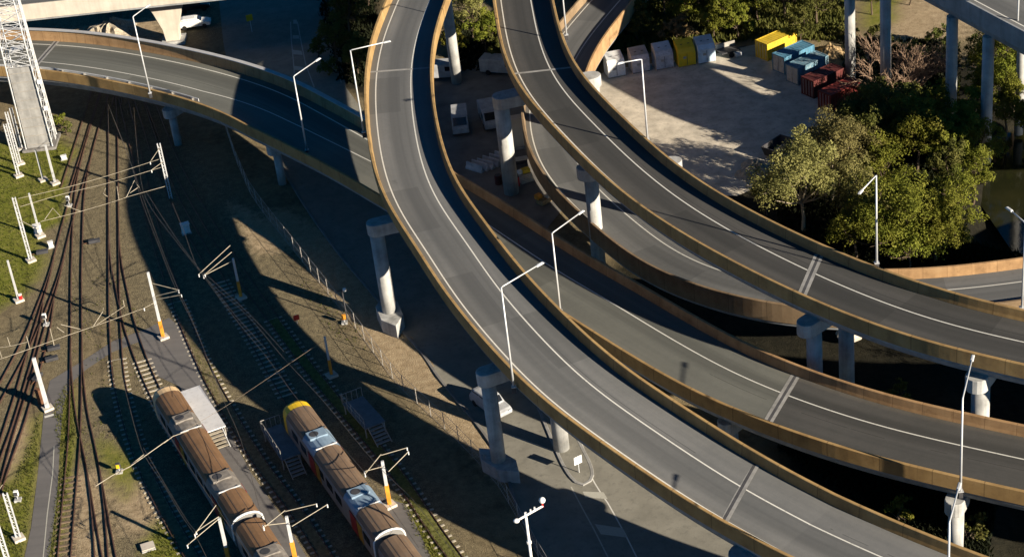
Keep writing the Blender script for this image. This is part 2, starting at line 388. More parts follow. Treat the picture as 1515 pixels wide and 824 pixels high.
DZ, CZ, EZ, GZ = 14.4, 8.0, 5.5, 18.0

PB = path([at(*q, z) for q, z in zip(BL, BZ)]); PB = extend(PB, 90, 1.0); PB = extend(PB, 70, 1.0, False)
def wB(i, q):
    return float(np.interp(q[1], [112, 128, 150, 200], [8.3, 8.1, 7.55, 7.5]))
DB = Deck(PB, wB, side=-1, bank=.03)
PD = path([at(*q, DZ) for q in DL]); PD = extend(PD, 50, 1.0); PD = extend(PD, 60, 1.0, False)
DD = Deck(PD, lambda i, q: float(np.interp(q[0], [10, 30], [7.1, 7.75])), side=-1)
PC = path([at(*q, float(np.interp(q[0], [400, 690], [CZ, 8.5]))) for q in CF]); PC = extend(PC, 50, 1.0); PC = extend(PC, 50, 1.0, False)
PC[:, 2] -= np.interp(PC[:, 0], [-19, -9], [.45, 0])      # the left stretch has taller parapets on a lower deck
DC = Deck(PC, lambda i, q: float(np.interp(q[0], [-52, -20, -12, 0, 60], [10.5, 10.0, 9.0, 8.25, 8.6])))
ez = lambda x: float(np.interp(x, [871, 959, 1060, 1163, 1320, 1500], [5.8, 6.5, 7.1, 7.4, 7.6, 7.8]))
ek = [at(*q, ez(q[0])) for q in EN]
ef = np.array([tuple(at(*q, ez(q[0]))) for q in EF]); t_ = np.gradient(ef[:, :2], axis=0); t_ /= np.linalg.norm(t_, axis=1)[:, None]
for q, t in list(zip(ef, t_)): ek.append(Vector((q[0]+t[1]*7.2, q[1]-t[0]*7.2, q[2])))
PE = path(ek, 5); PE = extend(PE, 30, 1.0); PE = extend(PE, 50, 1.0, False)
DE = Deck(PE, 7.2, side=-1)
# which side of E does the roadway lie on? (its knots run along the camera-side barrier)
_i = DE.idx(871, 328, EZ); _n = DE.N[_i]
if _n @ np.array([.6, .8]) < 0: DE = Deck(PE, 7.2, side=1)
gk = [at(1300,-66,18.5), at(1365,-32,18.3), at(1425,0,18.1), at(1470,24,17.9), at(1515,48,17.6), at(1570,76,17.3), at(1640,106,16.9), at(1720,130,16.3), at(1810,148,15.8), at(1920,158,15.2)]  # stretch past the right edge is unseen and invented, bent to place its shadow
PG = path(gk, 4); PG = extend(PG, 10, 1.0); PG = extend(PG, 60, 1.0, False)
DG = Deck(PG, 9.5, side=-1)
if DG.N[len(PG)//2] @ np.array([.7, .7]) < 0: DG = Deck(PG, 9.5, side=1)

ramp_b = make_ramp(DB, 'motorway_ramp', 'wide curving ramp sweeping from the top centre down across the foreground to bottom right', 'asph_ramp', 'barrier',
    lines=[(1.15, .13, 40, None), (5.0, .13, 0, None)],
    joints=[((553,106),(632,100),0,13.4), ((1072,770),(1139,674),1,10.0)], depth=1.75)
ramp_d = make_ramp(DD, 'motorway_ramp', 'highest curving ramp running beside the container yard to the right edge', 'asph_dark', 'barrier',
    lines=[(1.0, .13, 0, None), (4.5, .13, 0, None)],
    joints=[((762,108),(848,97),0,13.4), ((1187,440),(1222,374),1,13.4)])
jf, jn = nearest(DC.P, at(1176, 562, 7.5)), nearest(DC.P, at(1142, 625, 7.5))
fl = lambda i: float(np.interp(DC.P[i, 0], [-52, -30, -20, 0, 60], [6.5, 6.2, 5.2, 3.05, 3.3]))
ramp_c = make_ramp(DC, 'motorway_ramp', 'lower ramp with greenish old asphalt passing under the foreground ramp from the left edge', 'asph_green', 'barrier_pale', 'barrier',
    lines=[(1.5, .16, 0, DC.idx(600, 210, CZ)), (fl, .13, 0, None)], segs=[(0, max(jf, jn), ('asph_green', (0, 0), (jf, jn))), (min(jf, jn), len(PC)-1, ('asph_dark', (jf, jn), (len(PC)-1, len(PC)-1)))],
    joints=[((1142,625),(1176,562),1,7.5), ((57,95),(69,64),1,7.0)])
_w = lambda k: (lambda i: DC.w[i]-k)
_a, _b = DC.idx(40, 43, CZ), DC.idx(374, 96, CZ)
_e = DC.idx(560, 190, CZ)
DC.sweep([(.0, 1.003), (.0, 1.45), (.30, 1.45), (.30, 1.003)], _a-40, _e).build('upper_parapet', 'barrier_pale', ramp_c)
DC.sweep([(-.12, 1.453), (-.12, 1.55), (.46, 1.55), (.46, 1.453)], _a-40, _e).build('coping', 'pale_grey', ramp_c)
gr = DC.sweep([(_w(1.22), .42), (_w(1.18), .55), (_w(1.22), .62), (_w(1.18), .70), (_w(1.22), .80), (_w(1.14), .80), (_w(1.10), .70), (_w(1.14), .62), (_w(1.10), .55), (_w(1.14), .42)], _a, _b).build('guard_rail', 'galv', ramp_c)
for k in range(_a, _b, 4):
    q = DC.pt(k, DC.w[k]-1.0, 0); MB().box((q[0], q[1], q[2]+.38), (.16, .16, .76)).build('rail_post', 'dull_steel', gr)
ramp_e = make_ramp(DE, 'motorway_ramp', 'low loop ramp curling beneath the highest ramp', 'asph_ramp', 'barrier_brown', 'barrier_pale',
    lines=[(.95, .14, 0, None), (4.6, .13, 0, None)], drop=1.0, depth=1.9)
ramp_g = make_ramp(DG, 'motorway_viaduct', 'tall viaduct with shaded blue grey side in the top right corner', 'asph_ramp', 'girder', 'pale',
    lines=[(2.2, .15, 0, None)], depth=2.2, drop=.9)

# cream bridge in the top left corner
a0, a1 = at(-160, 29, 9.4), at(330, -24, 9.4)
PA = resample([a0+(a0-a1)*.3, a0, a1, a1+(a1-a0)*.6], 2.0); DA = Deck(PA, 9.0, side=-1)
ramp_a = make_ramp(DA, 'road_bridge', 'pale cream bridge crossing the top left corner above the tracks', 'asph_ramp', 'pale', lines=[(4.5, .15, 0, None)], depth=1.7, drop=1.1)

# ------------------------------------------------------------------ piers
def stadium(c, d, L0, L1, r, n=8):
    # plan outline: a slab along direction d from -L0 to L1 with rounded ends of radius r
    d = Vector((d[0], d[1])).normalized(); e = Vector((-d.y, d.x)); c = Vector((c[0], c[1])); out = []
    for k in range(n+1): t = -math.pi/2+math.pi*k/n; q = c+d*(L1+r*math.cos(t))+e*(r*math.sin(t)); out.append(q)
    for k in range(n+1): t = math.pi/2+math.pi*k/n; q = c+d*(-L0+r*math.cos(t))+e*(r*math.sin(t)); out.append(q)
    return out
def circle(c, r, n=24): return [(c[0]+r*math.cos(2*math.pi*k/n), c[1]+r*math.sin(2*math.pi*k/n)) for k in range(n)]
def pier(base, soffit, r, label, head=None, pedestal=None, mat='pier', hh=1.3, cols=(), z0=-.3, group='bridge piers'):
    o = thing('bridge_pier', label, 'pier', (base[0], base[1], 0), group)
    top = soffit-(hh if head else 0)-.01
    for i, b in enumerate([base]+list(cols)):
        mb = MB().prism(circle(b, r), z0, top); ob = mb.build('column', mat, o)
        for pl in ob.data.polygons: pl.use_smooth = len(pl.vertices) == 4
        if pedestal and i == 0:
            d, L, W, h = pedestal; d = Vector(d).normalized(); e = Vector((-d.y, d.x)); c = Vector((b[0], b[1]))
            poly = [c+d*(L*.5), c+d*(L*.22)-e*W*.5, c-d*(L*.22)-e*W*.5, c-d*(L*.5), c-d*(L*.22)+e*W*.5, c+d*(L*.22)+e*W*.5]
            if sum((poly[k][0]*poly[(k+1) % 6][1]-poly[(k+1) % 6][0]*poly[k][1]) for k in range(6)) < 0: poly = poly[::-1]
            MB().prism(poly, z0, h).build('pedestal', mat, o, bevel=.05)
    if head:
        d, L0, L1, rr = head; poly = stadium(base, d, L0, L1, rr)
        ob = MB().prism(poly, soffit-hh, soffit-.012).build('crosshead', mat, o, bevel=.06)
        pass
    return o
def nrm(D, q): i = nearest(D.P, q); return D.N[i]
def sof(D, q, depth=1.5): i = nearest(D.P, q); return float(D.P[i, 2]-1-depth)
b1 = at(579, 478); pier(b1, sof(DB, b1), .72, 'tall round pier with sunlit foot on a pointed plinth beside the wire fence', (nrm(DB, b1), .0, 6.2, .88), ((nrm(DB, b1)[1], -nrm(DB, b1)[0]), 6.2, 2.3, 1.5))
b2 = at(740, 697); b2b = at(831, 664); d2 = (b2b-b2).to_2d()
pier(b2, sof(DB, b2), .66, 'shaded round pier with hammerhead top between rail yard and lit street', (d2, .15, d2.length*.9, .82), ((.62, -.78), 5.4, 2.0, 1.3))
pier(b2b, sof(DB, b2b), .72, 'short looking white sunlit pier at the traffic island')
for (q, lab) in (((264,214), 'small blue shaded pier under the left ramp nearest the rails'), ((418,272), 'shaded pier under the left ramp beside the dark street')):
    b = at(*q); pier(b, sof(DC, b), .48, lab, (-nrm(DC, b), .3, 5.0, .8), hh=1.1)
b = at(640, 372); pier(b, sof(DC, b), .55, 'pier half hidden where two ramps cross behind the foreground barrier', (-nrm(DC, b), .4, 4.0, .8), hh=1.1)
b = at(676, 122); pier(b, sof(DB, b), .68, 'pier behind the foreground ramp beside the parked vans, its middle sunlit')
def portal(base_px, end_px, r, L0, label):
    q = at(*base_px); sf = sof(DD, q)+.15; e = at(*end_px, sf); d = (e-q).to_2d(); L = d.length; d.normalize(); rr = r*1.3; L1 = L-rr
    pier(q, sf, r, label, (d, L0, L1, rr), cols=[(q.x+d.x*L1, q.y+d.y*L1)])
portal((757,285), (888,108), .85, -.2, 'wide grey portal pier rising beside the loop ramp above stacked road barriers')
portal((887,398), (1009,236), .72, .45, 'blue grey portal pier standing between loop ramp and lower ramp')
def pier_under(D, px, py, z, lab, off, r=.7, head=True, depth=1.5, off2=None, mat='pier'):
    i = D.idx(px, py, z); q = D.pt(i, off, 0); cols = [D.pt(i, off2, 0)] if off2 else []
    return pier(Vector(q), float(D.P[i, 2]-1-depth), r, lab, (D.N[i], .9, max(.5, (off2 or D.w[i]-off)-off-.2 if off2 else D.w[i]-2*off+.6), r*1.25) if head else None, cols=cols, mat=mat)
pier_under(DD, 1186, 438, DZ, 'double pier beneath the joint of the highest ramp', 1.0, .68, True, off2=5.2)
pier_under(DD, 1440, 524, DZ, 'pier with bright sunlit right side under the highest ramp at the right', 1.6, .75)
pier_under(DC, 1462, 613, CZ, 'sunlit pier under the lower ramp near bottom right', 7.6, .62)
pier_under(DC, 1150, 530, CZ, 'pier of the lower ramp hidden between two barriers', 6.8, .62)
pier_under(DB, 1085, 780, 10.8, 'shaded pier under the foreground ramp at the bottom edge', 1.4, .9)
pier_under(DB, 1330, 905, 10.2, 'pier of the foreground ramp beyond the bottom edge', 1.6, .8)
q = at(770, 216); o = thing('wall_pier', 'short cream wall pier lit by the sun under the bend of the loop ramp', 'pier', q, 'bridge piers')
M0 = Matrix.Translation(q) @ Matrix.Rotation(.10, 4, 'Z'); MB().box((0,0,0), (2.6, 1.3, 4.1), M=M0 @ Matrix.Translation(Vector((0, 0, 1.75)))).build('wall', 'pale', o, bevel=.04); MB().box((0,0,0), (3.4, 2.0, .5), M=M0).build('footing', 'pier', o, bevel=.04)
for (x, lab) in ((1261, 'tall viaduct column beside the blue container, leftmost of four'), (1313, 'tall viaduct column behind the bare dead tree'),
                 (1411, 'tall viaduct column with long sunlit stripe above dark trees'), (1459, 'tall viaduct column by the creek, sunlit at its foot')):
    cand = [DG.pt(i, .9, 0) for i in range(len(DG.P))]; kx = []
    for q in cand:
        v = Vector((q[0], q[1], 6))-Vector((0,0,CAMZ)); kx.append(abs(757.5+FPX*v.dot(RT)/v.dot(FW)-x))
    i = int(np.argmin(kx)); q = Vector(cand[i]); pier(q, float(DG.P[i, 2])-3.2+.02, .62, lab, group='viaduct columns')
i = DG.idx(1425, 0, 18); q = Vector(DG.pt(i, 8.0, 0)); pier(q, float(DG.P[i, 2])-3.2+.02, .5, 'slim pale viaduct column seen behind the front pair', group='viaduct columns')
# flared pale pier of the cream bridge
b = at(258, 62); o = thing('bridge_pier', 'flared pale pier under the cream bridge beside the white car', 'pier', b)
mb = MB(); dA = Vector((DA.T[10][0], DA.T[10][1])); eA = Vector((-dA.y, dA.x))
prof = [(0, .9, .8), (2.2, 1.1, .8), (4.6, 1.9, .85), (5.9, 2.5, .9), (6.55, 2.6, .95)]
rings = []
for z, hx, hy in prof: rings += [(b.x+dA.x*sx*hx+eA.x*sy*hy, b.y+dA.y*sx*hx+eA.y*sy*hy, z) for sx, sy in ((-1,-1),(1,-1),(1,1),(-1,1))]
fs = [(3,2,1,0), tuple(4*(len(prof)-1)+k for k in range(4))]
for i in range(len(prof)-1): fs += [(4*i+k, 4*i+(k+1) % 4, 4*i+4+(k+1) % 4, 4*i+4+k) for k in range(4)]
MB().add(rings, fs).build('shaft', 'pale', o, bevel=.05)
MB().prism([(b.x-1.6, b.y-1.4), (b.x+1.6, b.y-1.4), (b.x+1.6, b.y+1.4), (b.x-1.6, b.y+1.4)], -.1, .5).build('footing', 'pier', o, bevel=.04)

# ------------------------------------------------------------------ ground
def to_px(X, Y, Z=0.0):
    dx, dy, dz = X, Y, Z-CAMZ
    k = FPX/(dx*FW.x+dy*FW.y+dz*FW.z)
    return 757.5+k*(dx*RT.x+dy*RT.y+dz*RT.z), 412+k*(dx*DN.x+dy*DN.y+dz*DN.z)
def poly_mask(X, Y, poly_px, feather=1.0):
    poly = [at(*q)[:2] for q in poly_px]; ins = np.zeros(X.shape, bool); dm = np.full(X.shape, 1e9)
    n = len(poly)
    for i in range(n):
        (x0, y0), (x1, y1) = poly[i], poly[(i+1) % n]
        c = ((y0 > Y) != (y1 > Y)) & (X < (x1-x0)*(Y-y0)/(y1-y0+1e-12)+x0); ins ^= c
        t = np.clip(((X-x0)*(x1-x0)+(Y-y0)*(y1-y0))/((x1-x0)**2+(y1-y0)**2), 0, 1)
        dm = np.minimum(dm, np.hypot(X-x0-t*(x1-x0), Y-y0-t*(y1-y0)))
    d = np.where(ins, dm, -dm)
    return np.clip(d/(2*feather)+.5, 0, 1)
coarse = np.array([-3000, -1500, -700, -350, -220, -160.])
xs = np.r_[coarse+30, np.arange(-115, 115.1, .9), -(coarse[::-1])-30]
ys = np.r_[[-600, -250, -60, 30, 70], np.arange(96, 330.1, .9), [350, 400, 500, 700, 1200, 2500, 4500]]
GX, GY = np.meshgrid(xs, ys)
GR = lambda *polys: np.clip(sum(poly_mask(GX, GY, p, f) for p, f in polys), 0, 1)
grass = GR(([(-30,215),(85,205),(110,225),(70,290),(52,340),(62,390),(40,430),(-30,475)], 2.0), ([(-20,700),(18,720),(60,610),(55,690),(28,860),(-20,860)], 1.5),
    ([(78,600),(104,560),(112,640),(98,740),(75,850),(66,850),(90,690)], 1.0), ([(235,770),(275,800),(285,870),(215,870),(220,800)], 1.8), ([(282,500),(318,560),(330,610),(305,580)], 1.0),
    ([(145,650),(200,690),(190,730),(165,700)], 2.0), ([(590,735),(640,770),(690,840),(640,840)], 1.2), ([(50,340),(70,300),(95,270),(90,330)],1.5),
    ([(1290,-20),(1330,-20),(1320,30),(1285,40)],2.5))
sand = GR(([(395,312),(440,372),(480,425),(522,478),(565,535),(592,572),(645,618),(690,662),(735,712),(760,700),(725,640),(690,590),(640,530),(600,480),(570,445),(520,390),(470,340),(420,310)], .7), ([(20,620),(50,640),(45,720),(15,720)], 1.5), ([(170,700),(235,720),(250,790),(190,780)], 2.5),
    ([(340,300),(420,340),(420,370),(380,370)], 1.5), ([(150,40),(230,30),(240,60),(60,50)], 2), ([(1310,10),(1420,-20),(1430,50),(1330,65)], 2.5), ([(110,700),(135,700),(160,860),(120,860)], 1.5))
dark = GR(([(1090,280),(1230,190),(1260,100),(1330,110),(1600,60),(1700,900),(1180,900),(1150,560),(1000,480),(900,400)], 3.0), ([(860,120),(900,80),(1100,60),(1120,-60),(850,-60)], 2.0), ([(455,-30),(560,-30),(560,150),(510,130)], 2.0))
ball = GR(([(120,130),(215,130),(225,300),(240,420),(330,600),(470,830),(230,830),(200,600),(190,470),(130,470),(90,560),(60,520),(-30,720),(-30,560),(60,420)], 2.5), ([(84,600),(170,600),(200,850),(70,850)], 2.0),
    ([(215,130),(400,330),(720,850),(440,850),(240,480)], 3.0), ([(40,40),(330,-20),(330,60),(60,60)], 3))
creek = poly_mask(GX, GY, [(1466,195),(1525,180),(1760,170),(1800,920),(1478,920),(1474,770),(1446,650),(1410,520),(1430,430),(1448,330)], 1.6)
rock = rng.random(GX.shape)
bump_ = .10*np.sin(GX*.7+np.sin(GY*.5)*2)*np.sin(GY*.6+np.cos(GX*.33)*2)*np.clip(sand+dark*.6, 0, 1)
GZ_ = -1.5*creek-.012+bump_*.5-.05*np.clip(dark, 0, 1)
vv = np.stack([GX.ravel(), GY.ravel(), GZ_.ravel()], 1); nx_, ny_ = len(xs), len(ys)
ii = np.arange(nx_*ny_).reshape(ny_, nx_); ff = np.stack([ii[:-1, :-1].ravel(), ii[:-1, 1:].ravel(), ii[1:, 1:].ravel(), ii[1:, :-1].ravel()], 1)
me = bpy.data.meshes.new('ground'); me.from_pydata(vv.tolist(), [], ff.tolist())
ca = me.color_attributes.new('cover', 'FLOAT_COLOR', 'POINT')
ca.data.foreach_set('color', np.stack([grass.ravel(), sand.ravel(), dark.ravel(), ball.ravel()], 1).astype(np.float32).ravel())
for pl in me.polygons: pl.use_smooth = True
m, nt, b = newmat('ground_soil', .95, 0, .1); k = NB(nt); co = k.pos()
va = k.n('ShaderNodeVertexColor', layer_name='cover'); sp = k.n('ShaderNodeSeparateColor'); k.l(va.outputs[0], sp.inputs[0])
nA = k.noise(co, .25, 5, .65); nB = k.noise(co, 1.3, 5, .7); nC = k.noise(co, 7, 4, .7)
nmix = k.math('ADD', k.math('MULTIPLY', nA, .4), k.math('ADD', k.math('MULTIPLY', nB, .4), k.math('MULTIPLY', nC, .2)))
def cover(mask, lo=.25, hi=.75):     # ragged edges where one ground cover gives way to another
    a = k.math('ADD', k.math('MULTIPLY', mask, 1.5), k.math('MULTIPLY', k.math('SUBTRACT', nmix, .5), 3.0))
    mr = k.n('ShaderNodeMapRange'); mr.inputs['From Min'].default_value = lo; mr.inputs['From Max'].default_value = hi+.25; k.l(a, mr.inputs['Value']); return mr.outputs[0]
dirt = k.ramp(nmix, [(.38, (.105,.085,.052)), (.5, (.19,.152,.092)), (.62, (.28,.222,.13))])
bal = k.ramp(k.math('ADD', k.math('MULTIPLY', nC, .65), k.math('MULTIPLY', nB, .35)), [(.42, (.085,.070,.050)), (.5, (.158,.132,.082)), (.60, (.255,.212,.132))])
snd = k.ramp(k.math('ADD', k.math('MULTIPLY', nB, .6), k.math('MULTIPLY', nC, .4)), [(.36, (.22,.165,.10)), (.5, (.34,.26,.165)), (.66, (.45,.36,.24))])
grs = k.ramp(k.math('ADD', k.math('MULTIPLY', nB, .5), k.math('ADD', k.math('MULTIPLY', nA, .3), k.math('MULTIPLY', nC, .2))), [(.36, (.075,.095,.012)), (.5, (.155,.165,.026)), (.64, (.25,.215,.075))])
drk = k.ramp(nmix, [(.4, (.010,.010,.007)), (.62, (.030,.027,.018))])  # dark soil, blackened further to stand in for shade on it
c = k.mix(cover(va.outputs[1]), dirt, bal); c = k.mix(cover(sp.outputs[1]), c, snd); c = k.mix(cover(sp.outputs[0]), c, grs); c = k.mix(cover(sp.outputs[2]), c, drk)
k.l(c, b.inputs['Base Color']); k.bump(k.math('ADD', nC, k.math('MULTIPLY', nB, .5)), b, .9, .12)
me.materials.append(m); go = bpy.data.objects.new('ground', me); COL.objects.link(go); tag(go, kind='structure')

def sheet(name, px, z, mat, thick=None, smooth_it=False, kind='structure'):
    P = [at(*q) for q in px]
    if smooth_it: P = catmull(P+[P[0]], 5)[:-1]
    if sum(P[i][0]*P[(i+1) % len(P)][1]-P[(i+1) % len(P)][0]*P[i][1] for i in range(len(P))) < 0: P = P[::-1]
    o = MB().add([(q[0], q[1], z) for q in P], [tuple(range(len(P)))]).build(name, mat)
    l = o.data.uv_layers.new(name='UVMap')
    for pl in o.data.polygons:
        for li in pl.loop_indices: v = o.data.vertices[o.data.loops[li].vertex_index].co; l.data[li].uv = (v.x, v.y)
    if kind: o['kind'] = kind
    return o
MAT['yard'] = simple('yard_gravel', (.50,.45,.37), .95, var=.26, scale=.5, dirt=(.33,.29,.235), bump=.5)
MAT['depot'] = simple('depot_concrete', (.16,.15,.14), .9, var=.3, scale=.4)
m, nt, b = newmat('creek_water', .08, 0, .5); k = NB(nt); k.l(k.ramp(k.noise(k.pos(), .3, 3), [(.3, (.012,.014,.006)), (.7, (.024,.024,.010))]), b.inputs['Base Color']); k.bump(k.noise(k.pos(), 2.0, 3), b, .15, .03); MAT['water'] = m
street_l = [(318,-60),(330,60),(345,140),(385,200),(418,250),(460,318),(505,380),(560,445),(590,485),(620,517),(650,560),(676,592),(715,640),(745,690),(764,745),(800,824),(850,920)]
street_r = [(1200,930),(1110,830),(1010,720),(905,600),(800,510),(700,390),(600,250),(512,130),(500,60),(490,-60)]
sheet('street', street_l+street_r, .02, 'asph_street')
sheet('yard', [(835,140),(900,104),(1060,80),(1118,66),(1190,120),(1235,165),(1228,190),(1180,225),(1136,262),(1120,278),(1090,290),(1000,290),(900,240)], .012, 'yard')
sheet('depot_yard', [(600,100),(740,95),(800,110),(840,300),(800,350),(700,330),(640,230)], .012, 'depot')
sheet('path', [(74,563),(67,590),(62,640),(56,700),(46,780),(36,824),(26,880),(58,880),(73,824),(84,740),(90,640),(94,600),(103,575),(110,562),(127,547),(166,521),(205,506),(240,520),(262,480),(250,470),(218,486),(168,504),(122,534)], .008, 'asph_path')
sheet('platform_strip', [(205,506),(262,478),(275,505),(300,555),(322,605),(345,650),(372,700),(418,765),(470,850),(505,920),(470,920),(400,824),(330,690),(285,610),(262,570),(232,556)], .016, 'asph_path')
sheet('platform_strip', [(545,730),(600,745),(622,790),(650,850),(600,850),(570,780)], .008, 'asph_path')
water = MB().add([(55,60,-.75),(400,60,-.75),(400,400,-.75),(40,400,-.75)], [(0,1,2,3)]).build('creek_water', 'water'); tag(water, kind='structure')
# kerbs along the street (real steps)
def kerb(px, name='kerb', wd=.3, h=.13, mat='kerb'):
    P = resample(catmull([at(*q) for q in px], 6), .8); D = Deck(np.c_[P[:, :2], np.full(len(P), 1.0)], 1)
    o = D.sweep([(-wd/2, -.02), (-wd/2, h-.02), (-wd/2+.03, h), (wd/2-.03, h), (wd/2, h-.02), (wd/2, -.02)]).build(name, mat); tag(o, kind='structure'); return o
kerb(street_l[4:])
isl = [(797,604),(818,655),(834,690),(846,708),(858,717),(868,716),(876,706),(874,690),(862,665),(846,632),(830,600)]
sheet('traffic_island', isl, .112, 'asph_street'); kerb(isl, 'island_kerb', mat='joint')
def pxline(name, px, wd, mat='line', z=.026):
    P = resample([at(*q) for q in px], 1.5); D = Deck(np.c_[P[:, :2], np.full(len(P), 1.0+z)], 1)
    o = D.strip(-wd/2, wd/2, 0).build(name, mat); tag(o, kind='structure')
pxline('road_marking', [(872,700),(884,722),(900,745),(925,790),(950,840)], .12)
pxline('road_marking', [(845,720),(858,745),(880,785),(905,835)], .12, 'line_faint')
pxline('road_marking', [(851,633),(862,660),(874,690)], .12)
pxline('road_marking', [(745,641),(790,656),(820,668)], .12, 'line_faint')
for q in ([(862,727),(893,728),(899,738),(866,736)], [(880,775),(921,781),(928,795),(889,790)]): sheet('road_marking', q, .027, 'line_faint')
pxline('road_marking', [(430,33),(431,60),(434,90),(436,115)], .14, 'line_faint'); pxline('road_marking', [(440,33),(445,60),(452,95),(465,130)], .14, 'line_faint')
pxline('road_marking', [(474,-5),(484,48),(493,85),(505,123)], .14, 'line_faint')
for q in ([(434,30),(439,30),(440,36),(434,36)], [(433,53),(442,53),(443,58),(433,58)], [(432,74),(446,76),(448,82),(433,81)], [(434,98),(450,100),(452,106),(435,104)]): sheet('road_marking', q, .027, 'line_faint')
pxline('road_marking', [(80,660),(78,700),(70,760),(64,824)], .09, 'line_faint', .013)
pxline('road_marking', [(66,617),(80,613)], .35, 'line', .013)

# ------------------------------------------------------------------ railway tracks
GAUGE = 1.14
MAT['bed_dirt'] = simple('ballast_between_rails', (.185,.150,.085), .95, var=.45, scale=2.2, bump=.8, dirt=(.08,.09,.02)); MAT['bed_grass'] = simple('grass_between_rails', (.12,.125,.03), .95, var=.5, scale=2.2, bump=.8, dirt=(.22,.18,.09))
def dups(first, places, parent):
    for k, (loc, rz) in enumerate(places):
        if k == 0: o = first
        else: o = first.copy(); COL.objects.link(o); o.parent = parent
        po = Vector(parent['_o']); o.location = Vector(loc)-po; o.rotation_euler = (0, 0, rz)
def track(label, px, sleepers=None, bed=None, shift=GAUGE/2, srange=(0, 1), every=.84, smat='sleeper', sz=.012, ext=(0, 0)):
    P = smooth(resample(catmull([at(*q) for q in px], 6), 1.0), 3)
    if ext[0]: P = extend(P, ext[0], 1.0, False, 5)
    if ext[1]: P = extend(P, ext[1], 1.0, True, 5)
    D = Deck(np.c_[P[:, :2], np.full(len(P), 1.0)], 1)
    if D.N[len(P)//2][0] < 0: D = Deck(np.c_[P[:, :2], np.full(len(P), 1.0)], 1, side=-1)
    i = len(P)//2; o = thing('railway_track', label, 'railway track', (float(P[i][0]), float(P[i][1]), 0), 'railway tracks of the yard')
    for e in (-GAUGE/2, GAUGE/2):
        c = shift+e
        D.sweep([(c-.065, -.05), (c-.065, .03), (c-.02, .05), (c-.03, .10), (c-.03, .14), (c+.03, .14), (c+.03, .10), (c+.02, .05), (c+.065, .03), (c+.065, -.05)]).build('rail', 'rail', o)
    if bed: D.strip(shift-.46, shift+.46, .052, int(len(P)*srange[0]), len(P)-1).build('ballast_bed', bed, o)
    if sleepers:
        n0, n1 = int(len(P)*srange[0]), int((len(P)-1)*srange[1]); places = []
        s = D.s[n0]
        while s < D.s[n1]:
            x = np.interp(s, D.s, np.arange(len(P))); a = int(x); f = x-a; b_ = min(a+1, len(P)-1)
            q = (1-f)*P[a]+f*P[b_]; nn = D.N[a]; rz = math.atan2(nn[1], nn[0])+random.uniform(-.02, .02)
            px_, py_ = to_px(q[0]+nn[0]*shift, q[1]+nn[1]*shift)
            if -40 < px_ < 1560 and -40 < py_ < 870: places.append(((q[0]+nn[0]*shift, q[1]+nn[1]*shift, sz-.09+random.uniform(-.012, .012)), rz))
            s += every
        mk = lambda: MB().box((0,0,.045), (2.05, .24, .14), taper=.96)
        head, rest = places[-100:], places[:-100]
        if head:
            me = bpy.data.meshes.new('sleeper'); tmp = mk(); me.from_pydata(tmp.v, [], tmp.f); me.materials.append(MAT[smat])
            f0 = bpy.data.objects.new('sleeper', me); COL.objects.link(f0); f0.parent = o; f0['_o'] = o['_o']; dups(f0, head, o)
        if rest:
            mb = MB()
            for (loc, rz) in rest: mb.box((loc[0], loc[1], loc[2]+.045), (2.05, .24, .14), rz)
            tag(mb.build('sleepers', smat, o), kind='stuff')
    return D
track('outermost left track leaving the frame at the left edge', [(119,242),(111,268),(100,306),(89,343),(80,382),(66,428),(52,460),(37,499),(18,535),(0,567),(-18,600)], None, ext=(0,12))
track('second track from the left fanning towards the left edge', [(80,382),(72,420),(59,460),(46,501),(33,550),(18,600),(4,640),(-10,690)], None, ext=(0,12))
track('third track from the left bending towards the left edge', [(64,448),(61,475),(55,508),(44,545),(30,592),(15,644),(2,672),(-8,705)], None, ext=(0,16))
T2D = track('old track running straight down left of centre to the bottom edge', [(133,192),(119,242),(111,285),(108,325),(107,360),(105,410),(105,460),(104,543),(103,600),(101.6,644),(96,710),(92,749),(86,819)], True, ext=(30,14), srange=(.80,1), smat='wood_sleeper', sz=.03)
track('turnout branch track leaving the old straight track to the right', [(105,500),(104,530),(107,565),(112.5,622),(119,644),(130,703),(135.5,753),(140,823)], None, ext=(0,14))
track('second turnout branch track at the bottom left', [(124,672),(130,703),(136,735),(143,780),(151,823)], None, ext=(0,14))
track('track meeting the train shadow from the upper left', [(158,150),(160.6,201),(160.6,260),(160.6,299),(160.6,355),(161,410),(161,460),(163,506),(165,547),(167,567),(180,620),(207,703),(226.5,742),(255,795),(272,823)], True, 'bed_dirt', ext=(40,14), srange=(.68,1))
track('track under the train on the left', [(160.6,330),(162,377),(168,412),(175,443),(181,478),(192,510),(201,536),(218.5,578),(240,620),(270,672),(310,735),(345,790),(372,830)], True, ext=(0,16), srange=(.38,.62))
track('track with pale sleeper ends between the two trains', [(172,130),(183,180),(200,250),(215,320),(235,390),(255,450),(271,493),(285,525),(303,565),(325,604),(350,645),(376,691),(422,747),(468,819)], True, 'bed_dirt', ext=(30,16), srange=(.58,1))
track('track under the train with the yellow front', [(196,140),(215,200),(245,285),(285,360),(330,440),(375,515),(415,585),(450,640),(490,700),(530,760),(575,825)], True, ext=(30,16), srange=(.55,.72))
track('grassy track right of the train with the yellow front', [(215,150),(250,240),(300,330),(350,410),(400,480),(455,555),(500,610),(560,680),(590,718),(610,749),(627,779),(660,823)], True, 'bed_grass', ext=(30,16), srange=(.6,1))
track('short far track crossing under the cream bridge', [(158,52),(150,85),(140,120)], None, ext=(25,30))
track('far track beside the pale mound under the cream bridge', [(180,46),(178,80),(172,120)], None, ext=(25,8))

